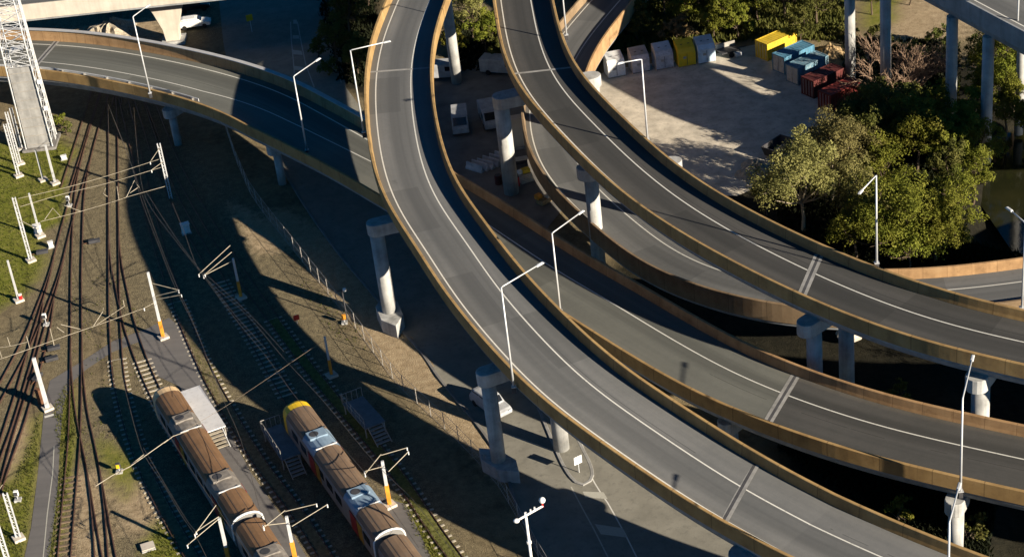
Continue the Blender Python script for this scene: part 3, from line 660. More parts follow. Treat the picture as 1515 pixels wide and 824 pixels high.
# ------------------------------------------------------------------ trains
def train(label, front_px, gap_px, body, roof, nose, ac, stripe):
    zt = 3.85; f = at(*front_px, zt); g = at(*gap_px, zt); d = (f-g).to_2d(); L = d.length; d.normalize(); ang = math.atan2(d.y, d.x)
    o = thing('commuter_train', label, 'train', (f.x, f.y, 0), 'trains parked in the yard')
    def xf(off): return Matrix.Translation(Vector((f.x, f.y, 0))) @ Matrix.Rotation(ang, 4, 'Z') @ Matrix.Translation(Vector((off, 0, 0)))
    half = [(1.36, .95), (1.38, 1.6), (1.36, 2.85), (1.30, 3.15), (1.10, 3.48), (.75, 3.70), (.35, 3.80), (0, 3.83)]
    prof = [(y, z) for y, z in half]+[(-y, z) for y, z in half[::-1][1:]]
    def shell(M_, x0, x1, name, mat, parent, lo=0, hi=len(prof), close=True, sc0=1.0, sc1=1.0, dz=0):
        pr = prof[lo:hi]; n = len(pr); vs = []; 
        for x, sc in ((x0, sc0), (x1, sc1)):
            for y, z in pr: vs.append(M_ @ Vector((x, y*sc, (z-1)*(.5+.5*sc)+1+dz)))
        fs = [(k, k+1, n+k+1, n+k) for k in range(n-1)]
        if close: fs += [(0, n, 2*n-1, n-1), tuple(range(n-1, -1, -1)), tuple(range(n, 2*n))]
        ob = MB().add(vs, fs).build(name, mat, parent); return ob
    cars = [(0, L-.35, True), (L+.35, L+.35+23.0, False)]
    for ci, (s0, s1, cab) in enumerate(cars):
        M0 = xf(0); a, b = -s0, -s1
        a_ = a-(1.25 if cab else 0)
        cb = shell(M0, a_, b, 'car_body', body, o, 0, len(prof))
        if cab:
            nz = shell(M0, a_-.002, a-.35, 'cab_front', nose, cb, sc0=1.0, sc1=.975); 
            shell(M0, a-.351, a+.05, 'cab_front', nose, cb, sc0=.975, sc1=.88)
            ws = MB().box((0,0,0), (.06, 2.0, .95), M=M0 @ Matrix.Translation(Vector((a+.045, 0, 2.55)))).build('windscreen', 'glass', cb)
        lens = abs(b-a_); segs = []
        # AC wells: two per car
        wells = [(4.2, 3.0), (lens-7.2, 3.0)]
        x = 0
        for wx, wl in wells: segs.append((x, wx)); x = wx+wl
        segs.append((x, lens))
        for (q0, q1) in segs:
            rp = shell(M0, a_-q0-.03, a_-q1+.03, 'roof_panel', roof, cb, 3, len(prof)-3, close=False, dz=.022)
            for y in (-.45, .45): MB().box((0,0,0), (q1-q0-.1, .035, .02), M=M0 @ Matrix.Translation(Vector((a_-(q0+q1)/2, y, 3.80)))).build('roof_rib', 'dark', rp)
        for wx, wl in wells:
            au = shell(M0, a_-wx-.05, a_-wx-wl+.05, 'air_conditioner', ac[0], cb, 3, len(prof)-3, close=False, dz=.05)
            MB().box((0,0,0), (wl*.42, 1.7, .22), M=M0 @ Matrix.Translation(Vector((a_-wx-wl*.27, .1, 3.86)))).build('condenser', ac[0], au, bevel=.04)
            MB().prism([tuple((M0 @ Vector((a_-wx-wl*.27+.42*math.cos(t), .35+.42*math.sin(t), 0)))[:2]) for t in np.linspace(0, 2*math.pi, 14)[:-1]], 3.90, 4.0).build('fan', 'dark', au)
            for e, yy in ((.04, 0), (wl-.04, 0)): MB().box((0,0,0), (.1, 2.0, .1), M=M0 @ Matrix.Translation(Vector((a_-wx-e, 0, 3.83)))).build('frame', 'white_steel' if e > 1 else 'dark', au)
            for sy in (-1, 1):
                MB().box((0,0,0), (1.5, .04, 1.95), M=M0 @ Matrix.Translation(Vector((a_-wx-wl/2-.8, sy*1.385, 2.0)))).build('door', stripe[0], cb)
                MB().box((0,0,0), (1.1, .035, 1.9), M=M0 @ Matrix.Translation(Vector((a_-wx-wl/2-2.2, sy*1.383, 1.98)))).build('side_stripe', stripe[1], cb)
        for k in range(9):
            xx = a_-2.2-k*2.15
            if any(abs(-(xx-a_)-(wx+wl/2+.8)) < 1.6 for wx, wl in wells): continue
            for sy in (-1, 1): MB().box((0,0,0), (1.45, .03, .85), M=M0 @ Matrix.Translation(Vector((xx, sy*1.378, 2.35)))).build('window', 'glass', cb)
        for ex in ((b, ) if cab else ()):
            pts = [M0 @ Vector((ex+(.1 if cab else -.1), y*1.02, z+.05)) for y, z in prof[1:-1]]
            MB().tube(pts, .10, 6).build('end_rim', 'white', cb)
        for wx in (3.2, lens-3.2):
            for y in (-.57, .57):
                for dx in (-1.1, 1.1):
                    MB().tube([M0 @ Vector((a_-wx+dx, y-.06, .60)), M0 @ Vector((a_-wx+dx, y+.06, .60))], .42, 12).build('wheel', 'dark', o)
            MB().box((0,0,0), (3.2, 1.9, .45), M=M0 @ Matrix.Translation(Vector((a_-wx, 0, .62)))).build('bogie', 'dark', o)
        MB().box((0,0,0), (lens-8.5, 2.3, .5), M=M0 @ Matrix.Translation(Vector(((a_+b)/2, 0, .68)))).build('underframe', 'dark', o)
    MB().box((0,0,0), (1.0, 1.2, 2.2), M=xf(-L)@Matrix.Translation(Vector((0,0,2.2)))).build('gangway', 'black', o)
    # pantograph folded over the second car
    return o, f, d, L
MAT['roof_brown'] = simple('dusty_roof', (.185,.105,.054), .7, var=.16, scale=.8, dirt=(.15,.095,.055))
MAT['roof_grey'] = simple('grey_roof', (.175,.118,.078), .7, var=.16, scale=.8, dirt=(.15,.12,.095))
MAT['stainless'] = simple('stainless_body', (.20,.195,.19), .6, .0, .12)
MAT['ac_grey'] = simple('ac_grey', (.20,.18,.16), .7, var=.3, scale=2)
MAT['ac_blue'] = simple('ac_pale_blue', (.20,.28,.37), .5, var=.12, scale=2)
MAT['ac_pale'] = simple('ac_pale', (.27,.27,.28), .5, var=.2, scale=2)
MAT['tan_front'] = simple('tan_front', (.62,.44,.25), .6, var=.12)
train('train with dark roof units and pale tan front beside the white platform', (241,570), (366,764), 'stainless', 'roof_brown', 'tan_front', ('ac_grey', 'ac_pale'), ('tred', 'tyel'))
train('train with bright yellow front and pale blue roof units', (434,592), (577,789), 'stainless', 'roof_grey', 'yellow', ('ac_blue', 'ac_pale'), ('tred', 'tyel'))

def platform(label, p0, p1, wd, z, mat, n_st=5, rail=True):
    a, b = at(*p0, z), at(*p1, z); d = (b-a).to_2d(); L = d.length; ang = math.atan2(d.y, d.x); c = (a+b)/2
    o = thing('access_platform', label, 'access platform', (c.x, c.y, 0), 'train access platforms'); M0 = Matrix.Translation(Vector((c.x, c.y, 0))) @ Matrix.Rotation(ang, 4, 'Z')
    T = lambda x, y, zz: M0 @ Matrix.Translation(Vector((x, y, zz)))
    MB().box((0,0,0), (L, wd, .12), M=T(0, 0, z)).build('deck', mat, o)
    for sx in (-L/2+.15, L/2-.15):
        for sy in (-wd/2+.1, wd/2-.1): MB().box((0,0,0), (.1, .1, z), M=T(sx, sy, z/2-.07)).build('leg', 'dull_steel', o)
    for k in range(n_st): MB().box((0,0,0), (.30, wd*.62, .05), M=T(L/2+.17+k*.33, 0, z-.03-(k+1)*z/(n_st+1))).build('step', 'pale_wire' if mat == 'deck_white' else 'dull_steel', o)
    for sy in (-wd*.34, wd*.34): MB().tube([M0 @ Vector((L/2, sy, z)), M0 @ Vector((L/2+n_st*.36, sy, .05))], .05, 5).build('stringer', 'white_steel' if mat == 'deck_white' else 'dull_steel', o)
    if rail:
        for sy in (-wd/2+.05, wd/2-.05):
            if sy > 0: continue
            mb = MB()
            for zz in (.55, 1.05): mb.tube([M0 @ Vector((-L/2, sy, z+zz)), M0 @ Vector((L/2, sy, z+zz))], .025, 5)
            for k in range(6): x = -L/2+.05+(L-.1)*k/5; mb.tube([M0 @ Vector((x, sy, z)), M0 @ Vector((x, sy, z+1.05))], .025, 5)
            mb.build('handrail', 'dull_steel', o)
        mb = MB()
        for k in range(5): y = -wd/2+wd*k/4; mb.tube([M0 @ Vector((-L/2-.1, y, z)), M0 @ Vector((-L/2-.1, y, z+1.0))], .03, 5)
        mb.tube([M0 @ Vector((-L/2-.1, -wd/2, z+1)), M0 @ Vector((-L/2-.1, wd/2, z+1))], .03, 5); mb.build('end_rail', 'galv' if mat == 'deck_white' else 'dull_steel', o)
MAT['deck_white'] = simple('deck_white', (.58,.58,.60), .5, 0, .07, scale=.8, dirt=(.42,.42,.43))
platform('white sunlit access platform beside the tan fronted train', (279,576), (317,636), 2.25, 1.15, 'deck_white', rail=False)
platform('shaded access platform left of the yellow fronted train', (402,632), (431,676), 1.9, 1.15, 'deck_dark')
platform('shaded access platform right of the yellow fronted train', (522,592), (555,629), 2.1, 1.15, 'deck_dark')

# ------------------------------------------------------------------ overhead line masts
def mast_h(base, top):
    b = at(*base); return min((abs(to_px(b.x, b.y, h)[1]-top[1]), h) for h in np.arange(.5, 30, .05))[1]
def mast(label, base, top, kind='post', arms=(), orange=0, r=.14, h=None, mat='white_steel', foot=True, cat='mast', group='overhead line masts'):
    r *= .82; b = at(*base); h = h or mast_h(base, top); o = thing('overhead_line_mast', label, cat, b, group); z0 = 0
    if orange: MB().box((b.x, b.y, orange/2+.2), (r*2.5, r*2.5, orange)).build('painted_base', 'orange', o, bevel=.02); z0 = orange+.2
    if kind == 'lattice':
        mb = MB(); w_ = r*2.2
        for sx in (-1, 1): mb.box((b.x+sx*w_/2, b.y, (h+z0)/2), (.1, .16, h-z0))
        k = z0+.2
        while k < h-.5: mb.tube([(b.x-w_/2, b.y, k), (b.x+w_/2, b.y, k+.3)], .03, 4); mb.tube([(b.x+w_/2, b.y, k+.3), (b.x-w_/2, b.y, k+.6)], .03, 4); k += .6
        mb.build('post', mat, o)
    else: MB().box((b.x, b.y, (h+z0)/2), (r*2, r*2, h-z0), taper=.88).build('post', mat, o, bevel=.015)
    if foot: MB().box((b.x, b.y, .1), (1.0, 1.0, .3), rz=.5).build('footing', 'pale', o, bevel=.03)
    for z_on, chain in arms:
        pts = [Vector((b.x, b.y, z_on))]+[at(x, y, z) for x, y, z in chain]
        MB().tube(pts, .035, 6).build('cantilever', 'pale_wire', o)
        MB().tube([pts[-1]+Vector((0,0,.02)), pts[-1]-Vector((0,0,.3))], .06, 6).build('insulator', 'white', o)
    return o
mast('orange footed mast standing on the grey paving above the left train', (242,500), (219,403), arms=[(6.6, [(264,429,6.1)]), (5.0, [(264,430,6.0)]), (4.6, [(268,436,5.4)]), (4.3, [(213,456,4.6)])], orange=1.9, r=.16)
mast('shaded mast with orange foot in the dark slope', (357,441), (347,382), arms=[(6.4, [(294,406,6.3)]), (5.6, [(303,406,6.2)]), (4.6, [(301,408,5.6)])], orange=1.9, r=.15, mat='galv')
mast('white lattice mast at the right end of the upper span wires', (253,294), (235,235), 'lattice', [(6.6, [(222,240,6.6)]), (4.8, [(224,252,5.0)])], r=.17, foot=False, h=7.2)
mast('slim shaded mast with orange foot beside the fence', (491,556), (481,498), orange=1.7, r=.14, mat='galv')
mast('mast with orange foot beside the yellow fronted train', (577,748), (565,682), arms=[(5.6, [(540,701,5.6)]), (4.3, [(539,697,5.5)]), (5.5, [(602,662,5.7)]), (4.2, [(575,697,4.6), (604,668,5.4)])], orange=2.1, r=.17)
mast('mast with orange foot between the trains at the bottom edge', (438,832), (424,764), arms=[(5.6, [(390,780,5.6)]), (4.3, [(389,777,5.5)]), (5.5, [(468,745,5.7)]), (4.2, [(432,778,4.6), (484,746,5.4)])], orange=2.1, r=.17)
mast('mast left of the tan fronted train at the bottom edge', (341,838), (327,766), arms=[(6.6, [(288,790,5.8)]), (5.4, [(290,786,5.7)]), (5.2, [(277,806,4.9)])], orange=2.0, r=.17)
mast('stout white mast at the bend of the grey path', (71,605), (44,530), r=.22)
mast('white lattice mast at the left end of the upper span wires', (46,386), (25,292), 'lattice', [(5.2, [(57,340,4.2)])], r=.17, foot=True)
mast('short post carrying a white box on the grass', (60,350), (48,286), r=.13, mat='galv')
mast('pale post nearest the lattice tower foot', (82,272), (67,214), r=.16, mat='galv')
mast('thin pale post on the grass below the lattice tower', (64,267), (52,222), r=.12, mat='galv')
mast('mast with red foot marker at the left edge', (28,445), (10,385), r=.13, mat='galv')
for lab, b_, t_, rr in (('front mast of the cluster left of the lattice tower', (28,261), (4,184), .17), ('middle mast of the cluster left of the lattice tower', (30,243), (10,166), .17), ('rear mast of the cluster left of the lattice tower', (32,221), (15,160), .15)):
    mast(lab, b_, t_, 'lattice', r=rr)
mast('white mast beside the path in the bottom left corner', (28,797), (8,729), 'lattice', [(7.0, [(-20,738,7.0)]), (6.0, [(-20,752,6.0)])], r=.2)
mast('second white mast cut by the bottom left corner', (20,856), (2,775), 'lattice', r=.2)
mast('white mast at the very bottom left edge', (8,868), (-8,790), 'lattice', r=.2)

# span wires and their hangers, running wires
def wires(label, lines, r=.02, mat='wire', name='overhead_wire', cat='overhead wire', group='overhead wires', hang=()):
    p = at(*lines[0][0]); o = thing(name, label, cat, p, group)
    for ln in lines: MB().tube(catmull([at(*q) for q in ln], 4) if len(ln) > 2 else [at(*q) for q in ln], r, 5).build('wire', mat, o)
    for ch in hang: MB().tube([at(*q) for q in ch], .035, 5).build('registration_arm', 'pale_wire', o)
    return o
wires('upper span wires from the grass mast to the lattice mast', [[(235,236,7.1),(160,260,6.9),(100,277,6.9),(27,294,7.2)], [(238,248,6.2),(160,271,6.0),(90,288,6.0),(30,306,6.3)], [(244,276,4.4),(187,292,4.5),(176,296,4.5),(119,313,4.6),(60,328,5.0)]], .022, 'pale_wire', 'span_wires', 'span wires', 'span wires across the tracks',
      [[(176,296,4.5),(173,276,5.6)], [(159,291,4.5),(153,287,5.0),(156,279,5.5)], [(187,292,4.5),(199,267,5.6),(206,278,5.0)], [(120,313,4.5),(95,304,5.2)], [(90,321,4.5),(78,308,5.4),(66,325,4.7)], [(205,277,5.0),(192,286,4.7)]])
wires('lower span wires from the left edge to the paved mast', [[(-20,538,5.6),(44,516,5.4),(100,496,5.2),(155,477,5.1),(213,456,4.9)], [(-10,515,6.0),(15,512,6.0),(40,506,5.9)], [(139,483,5.0),(184,453,5.3)]], .022, 'pale_wire', 'span_wires', 'span wires', 'span wires across the tracks',
      [[(44,515,5.3),(39,497,6.2)], [(15,512,5.9),(11,499,6.6)], [(119,487,5.1),(90,480,5.8)], [(95,492,5.1),(84,484,5.7)], [(137,484,5.0),(152,461,5.7),(153,456,6.2)], [(184,453,5.3),(182,444,5.9)], [(80,511,4.6),(74,486,5.8)], [(3,530,5.4),(-2,515,6.2)]])
wires('bracketed span wires crossing above the left train to the fence mast', [[(253,647,5.4),(324,607,5.4),(400,557,5.5),(481,502,5.8)], [(165,707,4.9),(213,676,4.9)], [(84,772,5.0),(101,745,5.2)]], .014, 'wire', 'span_wires', 'span wires', 'span wires across the tracks',
      [[(141,719,5.2),(166,703,5.2),(192,690,5.2),(253,647,5.4)], [(213,672,5.4),(194,687,5.1)], [(175,700,4.9),(180,695,5.6)], [(243,655,5.2),(256,645,5.6)], [(256,645,5.5),(279,637,5.6)]])
wires('running wires above the track between the trains', [[(160,155,5.6),(193,240,5.6),(208,292,5.6),(237,369,5.6),(259,425,5.6),(281,469,5.6),(303,520,5.6),(330,590,5.6),(356,650,5.6),(390,775,5.6)], [(160,155,6.6),(193,240,5.7),(208,282,6.6),(237,362,5.9),(264,429,6.6),(281,465,6.0),(303,520,5.8),(330,586,6.4)]], .020)
wires('running wires above the yellow fronted train', [[(198,160,5.6),(205,240,5.6),(216,294,5.6),(259,355,5.6),(292,397,5.6),(346,469,5.6),(392,525,5.6),(440,590,5.6),(540,699,5.6),(620,810,5.6)], [(216,284,6.6),(259,350,5.9),(294,397,6.5),(346,464,5.8),(392,515,6.5)]], .020)
wires('running wires above the dark slope right of the trains', [[(255,301,5.6),(272,342,5.6),(294,399,5.6),(314,421,5.6),(368,469,5.6),(420,530,5.6),(480,595,5.6),(560,690,5.6),(612,740,5.6),(650,790,5.6),(700,850,5.6)], [(300,402,6.5),(368,464,5.8),(420,520,6.4)]], .020)
wires('running wires above the track in the shadow of the left train', [[(160,160,5.4),(163,300,5.4),(166,420,5.4),(178,540,5.4),(194,611,5.4),(203,644,5.4),(212,670,5.4),(244,720,5.4),(266,758,5.4),(292,797,5.4),(312,838,5.4)], [(212,662,6.3),(244,716,5.7),(277,770,5.7),(290,786,6.2)]], .020)
wires('running wire above the tan fronted train', [[(186,520,5.5),(220,590,5.5),(253,648,5.4),(300,720,5.4),(366,818,5.4),(390,860,5.4)]], .02, 'wire')

# ------------------------------------------------------------------ street lamps
def lamp(label, base, z, top, head, r=.11, h=None, dzh=.35):
    b = at(*base, z); h = h or min((abs(to_px(b.x, b.y, z+q)[1]-top[1]), q) for q in np.arange(.5, 16, .05))[1]
    o = thing('street_lamp', label, 'street lamp', b, 'street lamps along the ramps')
    MB().tube([b-Vector((0,0,.5)), b+Vector((0,0,h))], r, 10, r*.62).build('pole', 'galv', o, smooth=True)
    t = b+Vector((0,0,h)); e = at(*head, z+h+dzh); d = (e-t).normalized()
    MB().tube([t-Vector((0,0,.05)), t+d*.2, e], .06, 8).build('arm', 'galv', o, smooth=True)
    ang = math.atan2(d.y, d.x)
    MB().box((0,0,0), (.85, .30, .16), M=Matrix.Translation(e+d*.25) @ Matrix.Rotation(ang, 4, 'Z') @ Matrix.Rotation(-.08, 4, 'Y'), taper=.7).build('lamp_head', 'white_steel', o, bevel=.05)
    MB().box((b.x, b.y, z+.03), (.42, .42, .06)).build('base_plate', 'galv', o)
    MB().box((b.x, b.y, z-.3), (.34, .34, .6)).build('bracket', 'dark', o, bevel=.02)
lamp('lamp at the left end of the lower ramp near the lattice tower', (222,138), 7.6, (197,25), (216,11))
lamp('lamp on the shaded stretch of the lower left ramp', (454,222), 7.2, (433,113), (468,90))
lamp('lamp on the far left barrier of the foreground ramp', (538,196), 12.9, (522,75), (569,63))
lamp('lamp on the near barrier in the middle of the foreground ramp', (760,572), 11.9, (747,425), (795,393))
lamp('lamp on the barrier between foreground ramp and lower ramp', (829,460), 7.8, (819,345), (857,316))
lamp('lamp in front of the container yard', (958,206), 14.2, (948,88), (921,93))
lamp('lamp in front of the leafy trees', (1297,389), 14.2, (1297,260), (1275,282))
lamp('lamp at the right edge beside the loop ramp', (1512,455), 14.2, (1512,330), (1496,312))
lamp('lamp at the top behind the highest ramp', (838,52), 14.2, (828,-50), (800,-40))
lamp('tall lamp before the right pier of the lower ramp', (1421,726), 7.8, (1425,590), (1438,532))
lamp('lamp cut by the bottom edge at the right', (1402,905), 10.4, (1405,765), (1418,722), h=7.9)
lamp('lamp on the tall viaduct in the top right corner', (1505,52), 15.2, (1508,-60), (1540,-70), h=8)

# ------------------------------------------------------------------ lattice tower
b = at(62, 213); o = thing('lattice_tower', 'white steel lattice tower with grey clad lower shaft at the left edge', 'tower', b)
H, w0, w1 = 34.0, 3.3, 2.5
def cor(z): 
    q = (w0+(w1-w0)*z/H)/2; return [Vector((b.x+sx*q, b.y+sy*q, z)) for sx, sy in ((-1,-1),(1,-1),(1,1),(-1,1))]
for k in range(4): MB().tube([cor(0)[k], cor(H)[k]], .09, 6).build('leg', 'galv', o)
for k in range(4):
    mb = MB(); z = 1.0 if k != 0 else 11.2; i = 0
    while z < H-1.4:
        c0, c1 = cor(z), cor(z+1.35); a_, b_ = k, (k+1) % 4
        mb.tube([c0[a_], c1[b_]], .042, 4); mb.tube([c0[b_], c1[a_]], .042, 4); mb.tube([c0[a_], c0[b_]], .045, 4); z += 1.35
    mb.build('bracing', 'galv', o)
c0, c1 = cor(0), cor(11)
e = Vector((0, .18, 0))
MAT['clad'] = concrete('grey_cladding', (.29,.285,.275), .45)
MB().add([c0[0]+e+Vector((.15,0,0)), c0[1]+e-Vector((.15,0,0)), c1[1]+e-Vector((.15,0,0)), c1[0]+e+Vector((.15,0,0)), c0[0]+e*2+Vector((.15,0,0)), c0[1]+e*2-Vector((.15,0,0)), c1[1]+e*2-Vector((.15,0,0)), c1[0]+e*2+Vector((.15,0,0))],
    [(0,1,2,3),(7,6,5,4),(0,4,5,1),(1,5,6,2),(2,6,7,3),(3,7,4,0)]).build('cladding', 'clad', o)
for k in range(9):
    z = .7+k*1.2; c = cor(z); MB().box(((c[0].x+c[1].x)/2, c[0].y+.14, z), (c[1].x-c[0].x-.35, .07, .09)).build('rung', 'dull_steel', o)
for k in range(3): c = cor(13+k*7); q = (c[0]+c[2])/2; MB().box((q.x, q.y, q.z), (1.6, 1.6, .08)).build('landing', 'white_steel', o)
mb = MB(); z = 2.0                     # cable ladder on the right face
for s in (-.22, .22): mb.tube([cor(.5)[1]*.5+cor(.5)[2]*.5+Vector((.2, s, 0)), cor(H)[1]*.5+cor(H)[2]*.5+Vector((.2, s, 0))], .05, 4)
while z < H: q = cor(z)[1]*.5+cor(z)[2]*.5+Vector((.2,0,0)); mb.tube([q-Vector((0,.22,0)), q+Vector((0,.22,0))], .035, 4); z += .5
mb.build('ladder', 'white_steel', o)
for (z, dx) in ((9.0, .5), (5.5, .45)): q = cor(z)[1]; MB().box((q.x+dx, q.y-.1, z), (.5, .35, .5)).build('equipment_box', 'white', o, bevel=.04)
MB().box((b.x, b.y, .1), (4.2, 4.2, .4)).build('footing', 'kerb', o, bevel=.05)

# ------------------------------------------------------------------ camera mast at the bottom
b = at(796, 905); h = mast_h((796,905), (783,758)); o = thing('camera_mast', 'white T shaped camera mast at the bottom edge', 'mast', b)
MB().tube([b, b+Vector((0,0,h))], .15, 10, .11).build('pole', 'white', o, smooth=True)
e0, e1 = at(764, 770, h-.1), at(803, 748, h+.1); MB().tube([e0, e1], .09, 8).build('crossbar', 'white', o)
MB().sphere(e0, .2, sq=(1.3,1,1)).build('camera', 'white', o, True); MB().box((e1.x, e1.y, e1.z+.15), (.14, .14, .5)).build('camera_neck', 'red', o); MB().sphere(e1+Vector((0,0,.55)), .27).build('camera', 'white', o, True)
for f in (.35, .55, .7): q = e0.lerp(e1, f); MB().box((q.x, q.y, q.z+.18), (.13, .13, .26)).build('fitting', 'white', o)
for zz in (h*.45, h*.7): MB().tube([b+Vector((0,0,zz)), b+Vector((0,0,zz+.2))], .2, 8).build('band', 'white', o)

b = at(514, 475); o = thing('camera_pole', 'slim black pole with white camera beside the wire fence', 'camera pole', b)
MB().tube([b, b+Vector((0,0,3.6))], .07, 8).build('pole', 'dark', o); MB().box((b.x-.1, b.y, 3.65), (.8, .12, .1)).build('bracket', 'dark', o); MB().box((b.x+.25, b.y-.05, 3.75), (.32, .3, .32)).build('camera', 'white', o, bevel=.05)

# ------------------------------------------------------------------ wire fence
def fence(label, px, hgt=1.9, post=2.6, name='chain_link_fence'):
    P = resample([at(*q) for q in px], post); o = thing(name, label, 'fence', P[len(P)//2], 'wire fences')
    for i, q in enumerate(P): MB().tube([(q[0], q[1], -.1), (q[0], q[1], hgt)], .04, 6).build('post', 'dull_steel', o)
    mb = MB(); Q = resample(P, .32)
    for zz in (.05, hgt*.5, hgt): mb.tube([(q[0], q[1], zz) for q in P], .022, 4)
    for i in range(len(Q)-1):
        dz = .32
        for k in range(int(hgt/dz)):
            a_, b_ = Q[i], Q[i+1]; z = k*dz+.05
            for (u, v) in ((z, z+dz), (z+dz, z)):
                p0, p1 = Vector((a_[0], a_[1], u)), Vector((b_[0], b_[1], v)); n = Vector((0,0,.011))
                mb.add([p0-n, p1-n, p1+n, p0+n], [(0,1,2,3)])
    mb.build('wire_mesh', 'dull_steel', o)
fence('chain link fence between the dark slope and the street strip', [(330,178),(350,240),(372,290),(392,318),(440,378),(480,428),(522,480),(562,535),(590,572),(640,618),(690,665),(735,715),(762,760),(800,830),(830,880)])

MAT['vanpaint'] = simple('white_paint_shaded', (.34,.35,.37), .5, dirt=(.24,.24,.25)); MAT['pinkwhite'] = simple('warm_white', (.58,.52,.51), .6, dirt=(.36,.32,.30)); MAT['greywhite'] = simple('cool_grey_white', (.46,.46,.49), .6, dirt=(.28,.28,.3)); MAT['paleblue'] = simple('pale_blue', (.46,.60,.72), .55, dirt=(.6,.62,.64))  # vanpaint: white paint greyed to stand in for shade on the vehicles
# ------------------------------------------------------------------ vehicles
def car(label, p, heading_px, mat='white', L=4.5, W=1.8, H=1.5, cat='car', group=None):
    c = at(*p); d = (at(*heading_px)-c).to_2d(); ang = math.atan2(d.y, d.x); o = thing('parked_car', label, cat, c, group)
    M0 = Matrix.Translation(c) @ Matrix.Rotation(ang, 4, 'Z')
    side = [(-L/2, .35), (-L/2, .85), (-L/2+.12, 1.0), (-L*.40, H-.06), (-L*.32, H), (L*.02, H), (L*.10, H-.06), (L*.24, .98), (L*.42, .88), (L/2-.05, .72), (L/2, .55), (L/2, .35)]
    rows = [(-W/2, .93), (-W/2+.14, 1.0), (W/2-.14, 1.0), (W/2, .93)]; vs = []; n = len(side)
    for y, s in rows:
        for x, z in side: yy = y*(.86 if z > 1.05 else 1.0); vs.append(M0 @ Vector((x*s, yy, .35+(z-.35)*s)))
    fs = []
    for r_i in range(3):
        for k in range(n): a_ = r_i*n+k; b_ = r_i*n+(k+1) % n; fs.append((a_, b_, b_+n, a_+n))
    fs += [tuple(range(n-1, -1, -1)), tuple(3*n+k for k in range(n))]
    body = MB().add(vs, fs).build('body', mat, o, smooth=False, bevel=.05)
    def glass(pts, nm): MB().add([M0 @ Vector(q) for q in pts], [(0,1,2,3)]).build(nm, 'glass', body)
    w2 = W/2*.74
    glass([(L*.11, -w2, H-.09), (L*.235, -w2*1.08, 1.03), (L*.235, w2*1.08, 1.03), (L*.11, w2, H-.09)], 'windscreen') if 0 else None
    MB().box((0,0,0), (.05, W*.74, .62), M=M0 @ Matrix.Translation(Vector((L*.175, 0, (H+1.0)/2-.02))) @ Matrix.Rotation(-math.atan2(L*.14, H-1.04), 4, 'Y')).build('windscreen', 'glass', body)
    MB().box((0,0,0), (.05, W*.72, .5), M=M0 @ Matrix.Translation(Vector((-L*.435, 0, (H+1.0)/2))) @ Matrix.Rotation(math.atan2(L*.06, H-1.0), 4, 'Y')).build('rear_window', 'glass', body)
    for sy in (-1, 1):
        for (x0, x1) in ((-L*.37, -L*.15), (-L*.13, L*.10)): MB().box((0,0,0), (x1-x0, .05, .34), M=M0 @ Matrix.Translation(Vector(((x0+x1)/2, sy*(W/2*.86-.005), H-.3)))).build('side_window', 'glass', body)
        for x in (-L*.31, L*.31): MB().tube([M0 @ Vector((x, sy*(W/2-.20), .33)), M0 @ Vector((x, sy*(W/2+.01), .33))], .33, 14).build('wheel', 'black', o)
        MB().box((0,0,0), (.06, .34, .14), M=M0 @ Matrix.Translation(Vector((L/2-.01, sy*(W/2-.3), .70)))).build('headlight', 'white_steel', body)
        MB().box((0,0,0), (.06, .28, .16), M=M0 @ Matrix.Translation(Vector((-L/2+.01, sy*(W/2-.28), .82)))).build('tail_light', 'red', body)
    return o
car('white car parked below the cream bridge', (289,40), (312,37), 'white')
MAT['carbody_dark'] = simple('dark_car', (.02,.022,.025), .35)
car('dark car parked behind the white car', (288,15), (320,10), 'carbody_dark')
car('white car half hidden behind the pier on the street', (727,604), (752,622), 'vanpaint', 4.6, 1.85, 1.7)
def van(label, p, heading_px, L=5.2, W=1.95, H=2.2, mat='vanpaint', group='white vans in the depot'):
    c = at(*p); d = (at(*heading_px)-c).to_2d(); ang = math.atan2(d.y, d.x); o = thing('parked_van', label, 'van', c, group); M0 = Matrix.Translation(c) @ Matrix.Rotation(ang, 4, 'Z')
    side = [(-L/2, .4), (-L/2, H-.1), (-L/2+.1, H), (L*.22, H), (L*.30, H-.12), (L*.40, 1.25), (L/2-.03, 1.05), (L/2, .4)]
    n = len(side); vs = [M0 @ Vector((x, y, z)) for y in (-W/2, W/2) for x, z in side]
    fs = [(k, (k+1) % n, n+(k+1) % n, n+k) for k in range(n)]+[tuple(range(n-1, -1, -1)), tuple(range(n, 2*n))]
    body = MB().add(vs, fs).build('body', mat, o, bevel=.06)
    MB().box((0,0,0), (.05, W*.82, .95), M=M0 @ Matrix.Translation(Vector((L*.352, 0, (H+1.2)/2+.0))) @ Matrix.Rotation(-math.atan2(L*.10, H-1.37), 4, 'Y')).build('windscreen', 'glass', body)
    for sy in (-1, 1):
        MB().box((0,0,0), (.8, .03, .6), M=M0 @ Matrix.Translation(Vector((L*.20, sy*(W/2+.005), 1.6)))).build('side_window', 'glass', body)
        for x in (-L*.3, L*.31): MB().tube([M0 @ Vector((x, sy*(W/2-.2), .36)), M0 @ Vector((x, sy*(W/2+.012), .36))], .36, 14).build('wheel', 'black', o)
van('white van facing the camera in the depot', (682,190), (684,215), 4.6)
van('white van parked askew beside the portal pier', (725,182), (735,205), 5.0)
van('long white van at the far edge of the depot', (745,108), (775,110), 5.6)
van('van half hidden behind the foreground ramp pier', (655,115), (690,113), 4.8)

